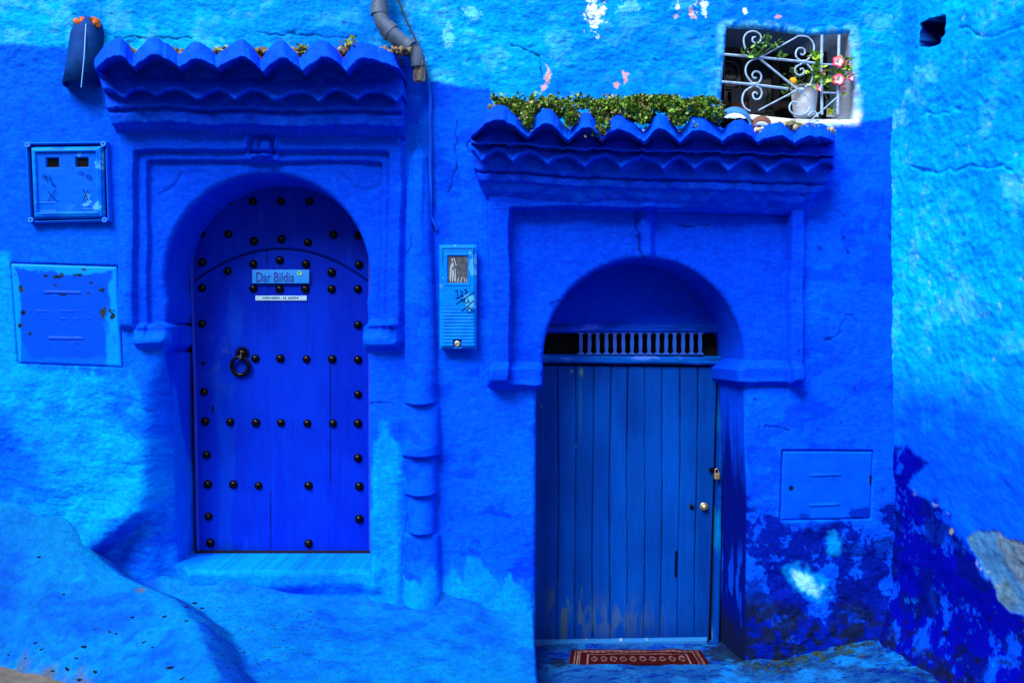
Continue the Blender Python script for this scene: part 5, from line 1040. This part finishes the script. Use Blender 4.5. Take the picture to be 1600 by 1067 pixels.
pet = empty('petunia', W(1306, 150, -0.05), 'petunia with pink and white flowers trailing over the right bars of the window grille', 'flowers')
for (a, b, r_, tl, p) in ((1310, 97, 0.034, (0, .1), 0.035), (1310.5, 125, 0.033, (-.1, 0), 0.035), (1329, 121, 0.028, (.5, .1), 0.02), (1279, 139, 0.024, (.8, .5), 0.03), (1325, 100, 0.018, (.6, .3), 0.02), (1286, 114, 0.020, (1.2, 0), 0.01), (1318, 140, 0.016, (.2, -.6), 0.02)):
    v_, f_, c_ = petunia(W(a, b, p), r_, tl); mesh_np('flower', v_, f_, M_PETAL, pet, c_)
def leaves(parent, name, centres, size, n, seed, cols, spread=(7, 7, .03), shape=.6):
    r = np.random.default_rng(seed); pts = []
    for (a, b, p) in centres:
        for _ in range(n): pts.append(tuple(W(a+r.normal()*spread[0]*.6, b+r.normal()*spread[1]*.6, p+r.normal()*spread[2]*.6)))
    v, f, c = leaf_cloud('l', pts, size, cols=cols, seed=seed, shape=shape); return mesh_np(name, v, f, M_LEAF, parent, c)
LG = [(0.20, 0.42, 0.02), (0.12, 0.32, 0.02), (0.30, 0.5, 0.04)]; DG = [(0.03, 0.10, 0.02), (0.06, 0.18, 0.02), (0.10, 0.22, 0.04)]
leaves(pet, 'leaves', [(1322, 97, .02), (1325, 118, .02), (1298, 135, .0), (1318, 145, .01), (1320, 108, 0.0), (1300, 112, 0), (1328, 108, 0.01)], 0.036, 7, 51, LG+DG, shape=.7)
bm = bmesh.new(); add_tube(bm, [W(1300, 172, -.06), W(1305, 150, 0.0), W(1315, 130, 0.01), W(1318, 100, 0.01)], 0.003, 6); add_tube(bm, [W(1300, 172, -.06), W(1290, 150, 0.0), W(1284, 130, 0.01)], 0.003, 6); bm_obj('stem', bm, M_STEMG, pet)
bp = empty('potted_plant', W(1256, 178, -0.12), 'leafy green plant with an orange bloom in a white plastic bucket behind the grille', 'potted plant')
bm = bmesh.new(); add_lathe(bm, [(0.060, 0), (0.062, 0.003), (0.070, 0.08), (0.077, 0.155), (0.081, 0.157), (0.081, 0.166), (0.074, 0.166), (0.070, 0.12), (0.06, 0.11)], W(1257, 181, -0.13), 'z', 28); bm_obj('bucket', bm, M_WHITE, bp)
leaves(bp, 'leaves', [(1242, 128, -.06), (1232, 138, -.06), (1250, 122, -.06), (1262, 125, -.05), (1226, 145, -.05), (1238, 112, -.05), (1255, 135, -.05)], 0.034, 14, 52, DG, shape=.45)
leaves(bp, 'bright_leaves', [(1276, 92, .0), (1280, 103, .0), (1284, 118, .0), (1270, 110, .0), (1277, 128, 0.0), (1272, 88, 0), (1285, 125, .01)], 0.036, 10, 53, LG, shape=.65)
bm = bmesh.new(); add_lathe(bm, [(0.002, 0.02), (0.016, 0.016), (0.022, 0.0), (0.014, -0.006), (0.002, -0.007)], W(1239, 127, -0.02), 'y', 14, jit=lambda a, h: 1+0.2*math.cos(6*a)); bm_obj('bloom', bm, mat('orange_petal', (0.75, 0.33, 0.01), rough=.6), bp)
bm = bmesh.new(); add_tube(bm, [W(1255, 150, -.12), W(1245, 130, -.07), W(1236, 112, -.05)], 0.003, 6); add_tube(bm, [W(1258, 150, -.12), W(1272, 125, -.02), W(1276, 92, .0)], 0.003, 6); bm_obj('stem', bm, M_STEMG, bp)
vn = empty('climbing_plant', W(1190, 95, 0.0), 'pointed green leaves wound on the upper left bar of the window grille', 'plant')
leaves(vn, 'leaves', [(1165, 78, .03), (1185, 86, .03), (1194, 65, .02), (1205, 70, .02), (1178, 84, .03), (1190, 76, .03), (1212, 74, .02), (1219, 90, .0)], 0.042, 9, 54, [(0.08, 0.24, 0.03), (0.14, 0.34, 0.05), (0.05, 0.15, 0.02)], shape=.38)
bm = bmesh.new(); add_tube(bm, [W(1158, 82, .02), W(1180, 92, .02), W(1192, 75, .02), W(1200, 62, .02)], 0.0025, 6); add_tube(bm, [W(1184, 90, .02), W(1205, 74, .02), W(1216, 70, .02)], 0.0025, 6); bm_obj('stem', bm, M_STEMG, vn)
gs = empty('glass_tumbler', W(1298, 181, -0.08), 'small glass holding bright yellow liquid on the white window sill', 'glass')
bm = bmesh.new(); add_lathe(bm, [(0.024, 0), (0.026, 0.02), (0.030, 0.085), (0.028, 0.085), (0.0245, 0.022), (0.022, 0.006)], W(1298, 181.5, -0.08), 'z', 22); bm_obj('tumbler', bm, M_GLASS, gs)
bm = bmesh.new(); add_lathe(bm, [(0.021, 0.0065), (0.0235, 0.022), (0.0255, 0.042), (0.001, 0.042)], W(1298, 181.5, -0.08), 'z', 22); bm_obj('liquid', bm, M_YELLOW, gs)
bm = bmesh.new(); A = W(1120, 186, -0.42); sb0 = W(1345, 190, 0.0)

# ---------------------------------------------------------------- doormat
def mat_c(F, G):
    c = np.zeros(F.shape+(3,))+np.array([0.024, 0.0008, 0.0012]); e = np.minimum(np.minimum(F, 1-F)*0.80, np.minimum(G, 1-G)*0.5)
    cream = np.array([0.13, 0.09, 0.10]); wv = 0.004*np.sin(F*150)
    c = mixc(c, cream, ss(0.004, 0.002, np.abs(e-0.028-wv*0))*0.9); c = mixc(c, cream, 0.85*ss(0.35, 0.6, np.abs(np.sin(F*70))*1.0)*ss(0.008, 0.005, np.abs(e-0.045))); c = mixc(c, cream, ss(0.003, 0.001, np.abs(e-0.058)))
    c = mixc(c, cream, ss(0.005, 0.003, np.abs(e-0.105))*0.9); inn = ss(0.11, 0.12, e); ph = (F*14) % 1; m = np.abs(np.hypot((ph-.5)*0.8, (G-.42)*2.2)-0.22); c = mixc(c, cream, 0.8*inn*ss(0.05, 0.02, m+0.05*fbm(F*90, G*40, 611, 2))); c = mixc(c, cream, 0.7*inn*ss(0.05, 0.02, np.hypot((ph-.5)*.8, (G-.42)*2.2))); c = c*(1+0.3*fbm(F*60, G*30, 612, 3))[..., None]
    return c
F, G = np.meshgrid(np.linspace(0, 1, 260), np.linspace(0, 1, 110))
a, b_, c_, d_ = [np.array(W(*q)) for q in (((893, 1014, -0.27)), ((1094, 1012, -0.27)), ((1108, 1034, -0.055)), ((889, 1036, -0.055)))]
zm = CZ-1.846
XYZ = (a*(1-F[..., None])+b_*F[..., None])*(1-G[..., None])+(d_*(1-F[..., None])+c_*F[..., None])*G[..., None]; XYZ[..., 2] = zm+0.004*fbm(F*6, G*4, 601, 3)+0.010*blob(F, G, .78, .05, .05, .15)
XYZ = np.pad(XYZ, ((1, 1), (1, 1), (0, 0)), mode='edge'); XYZ[0, :, 2] = XYZ[-1, :, 2] = zm-0.010; XYZ[:, 0, 2] = XYZ[:, -1, 2] = zm-0.010
tag(mesh_np('doormat', XYZ, grid_faces(*XYZ.shape[:2]), M_MAT, None, np.pad(mat_c(F, G*0.62), ((1, 1), (1, 1), (0, 0)), mode='edge')), 'dark red patterned doormat with cream border at the foot of the plank door', 'doormat')

# ---------------------------------------------------------------- dry litter on the terrace
r = np.random.default_rng(77); bm = bmesh.new()
def tz(X, P): return None
from mathutils.bvhtree import BVHTree
ter = bpy.data.objects['terrace']; bv = BVHTree.FromPolygons([v.co[:] for v in ter.data.vertices], [p.vertices[:] for p in ter.data.polygons])
LIT = [(206, 964), (303, 942), (290, 948), (315, 950), (172, 987), (150, 983), (182, 990), (130, 1010), (105, 1045), (82, 1048), (40, 1028), (55, 1004), (258, 963), (292, 970), (239, 1011), (125, 1062), (14, 1023), (10, 1046), (65, 1014), (120, 1028), (150, 1050), (380, 1019), (265, 1043), (285, 1060), (455, 870), (60, 870), (225, 1003), (100, 928)]
for k in range(130): LIT.append((r.uniform(330, 520), r.uniform(945, 1060)))
for i, (u, v) in enumerate(LIT):
    o_ = Vector((0, -D, CZ)); d = (W(u, v, 0)-o_).normalized(); hit = bv.ray_cast(o_, d)
    if hit[0] is None: continue
    s_ = (0.009 if i < 28 else 0.0035)*r.uniform(.6, 1.4); m_ = Matrix.Translation(hit[0]+Vector((0, 0, s_*.2))) @ Matrix.Rotation(r.uniform(-.7, .7), 4, 'Z') @ Matrix.Rotation(r.uniform(-.3, .3), 4, 'Y') @ Matrix.Diagonal((s_*1.8, s_*.8, s_*.35, 1)); g = bmesh.ops.create_icosphere(bm, subdivisions=1, radius=1, matrix=m_)
tag(bm_obj('leaf_litter', bm, M_LITTER, smooth=True), 'scattered dry leaf bits and grit on the light blue terrace', 'litter', kind='stuff')
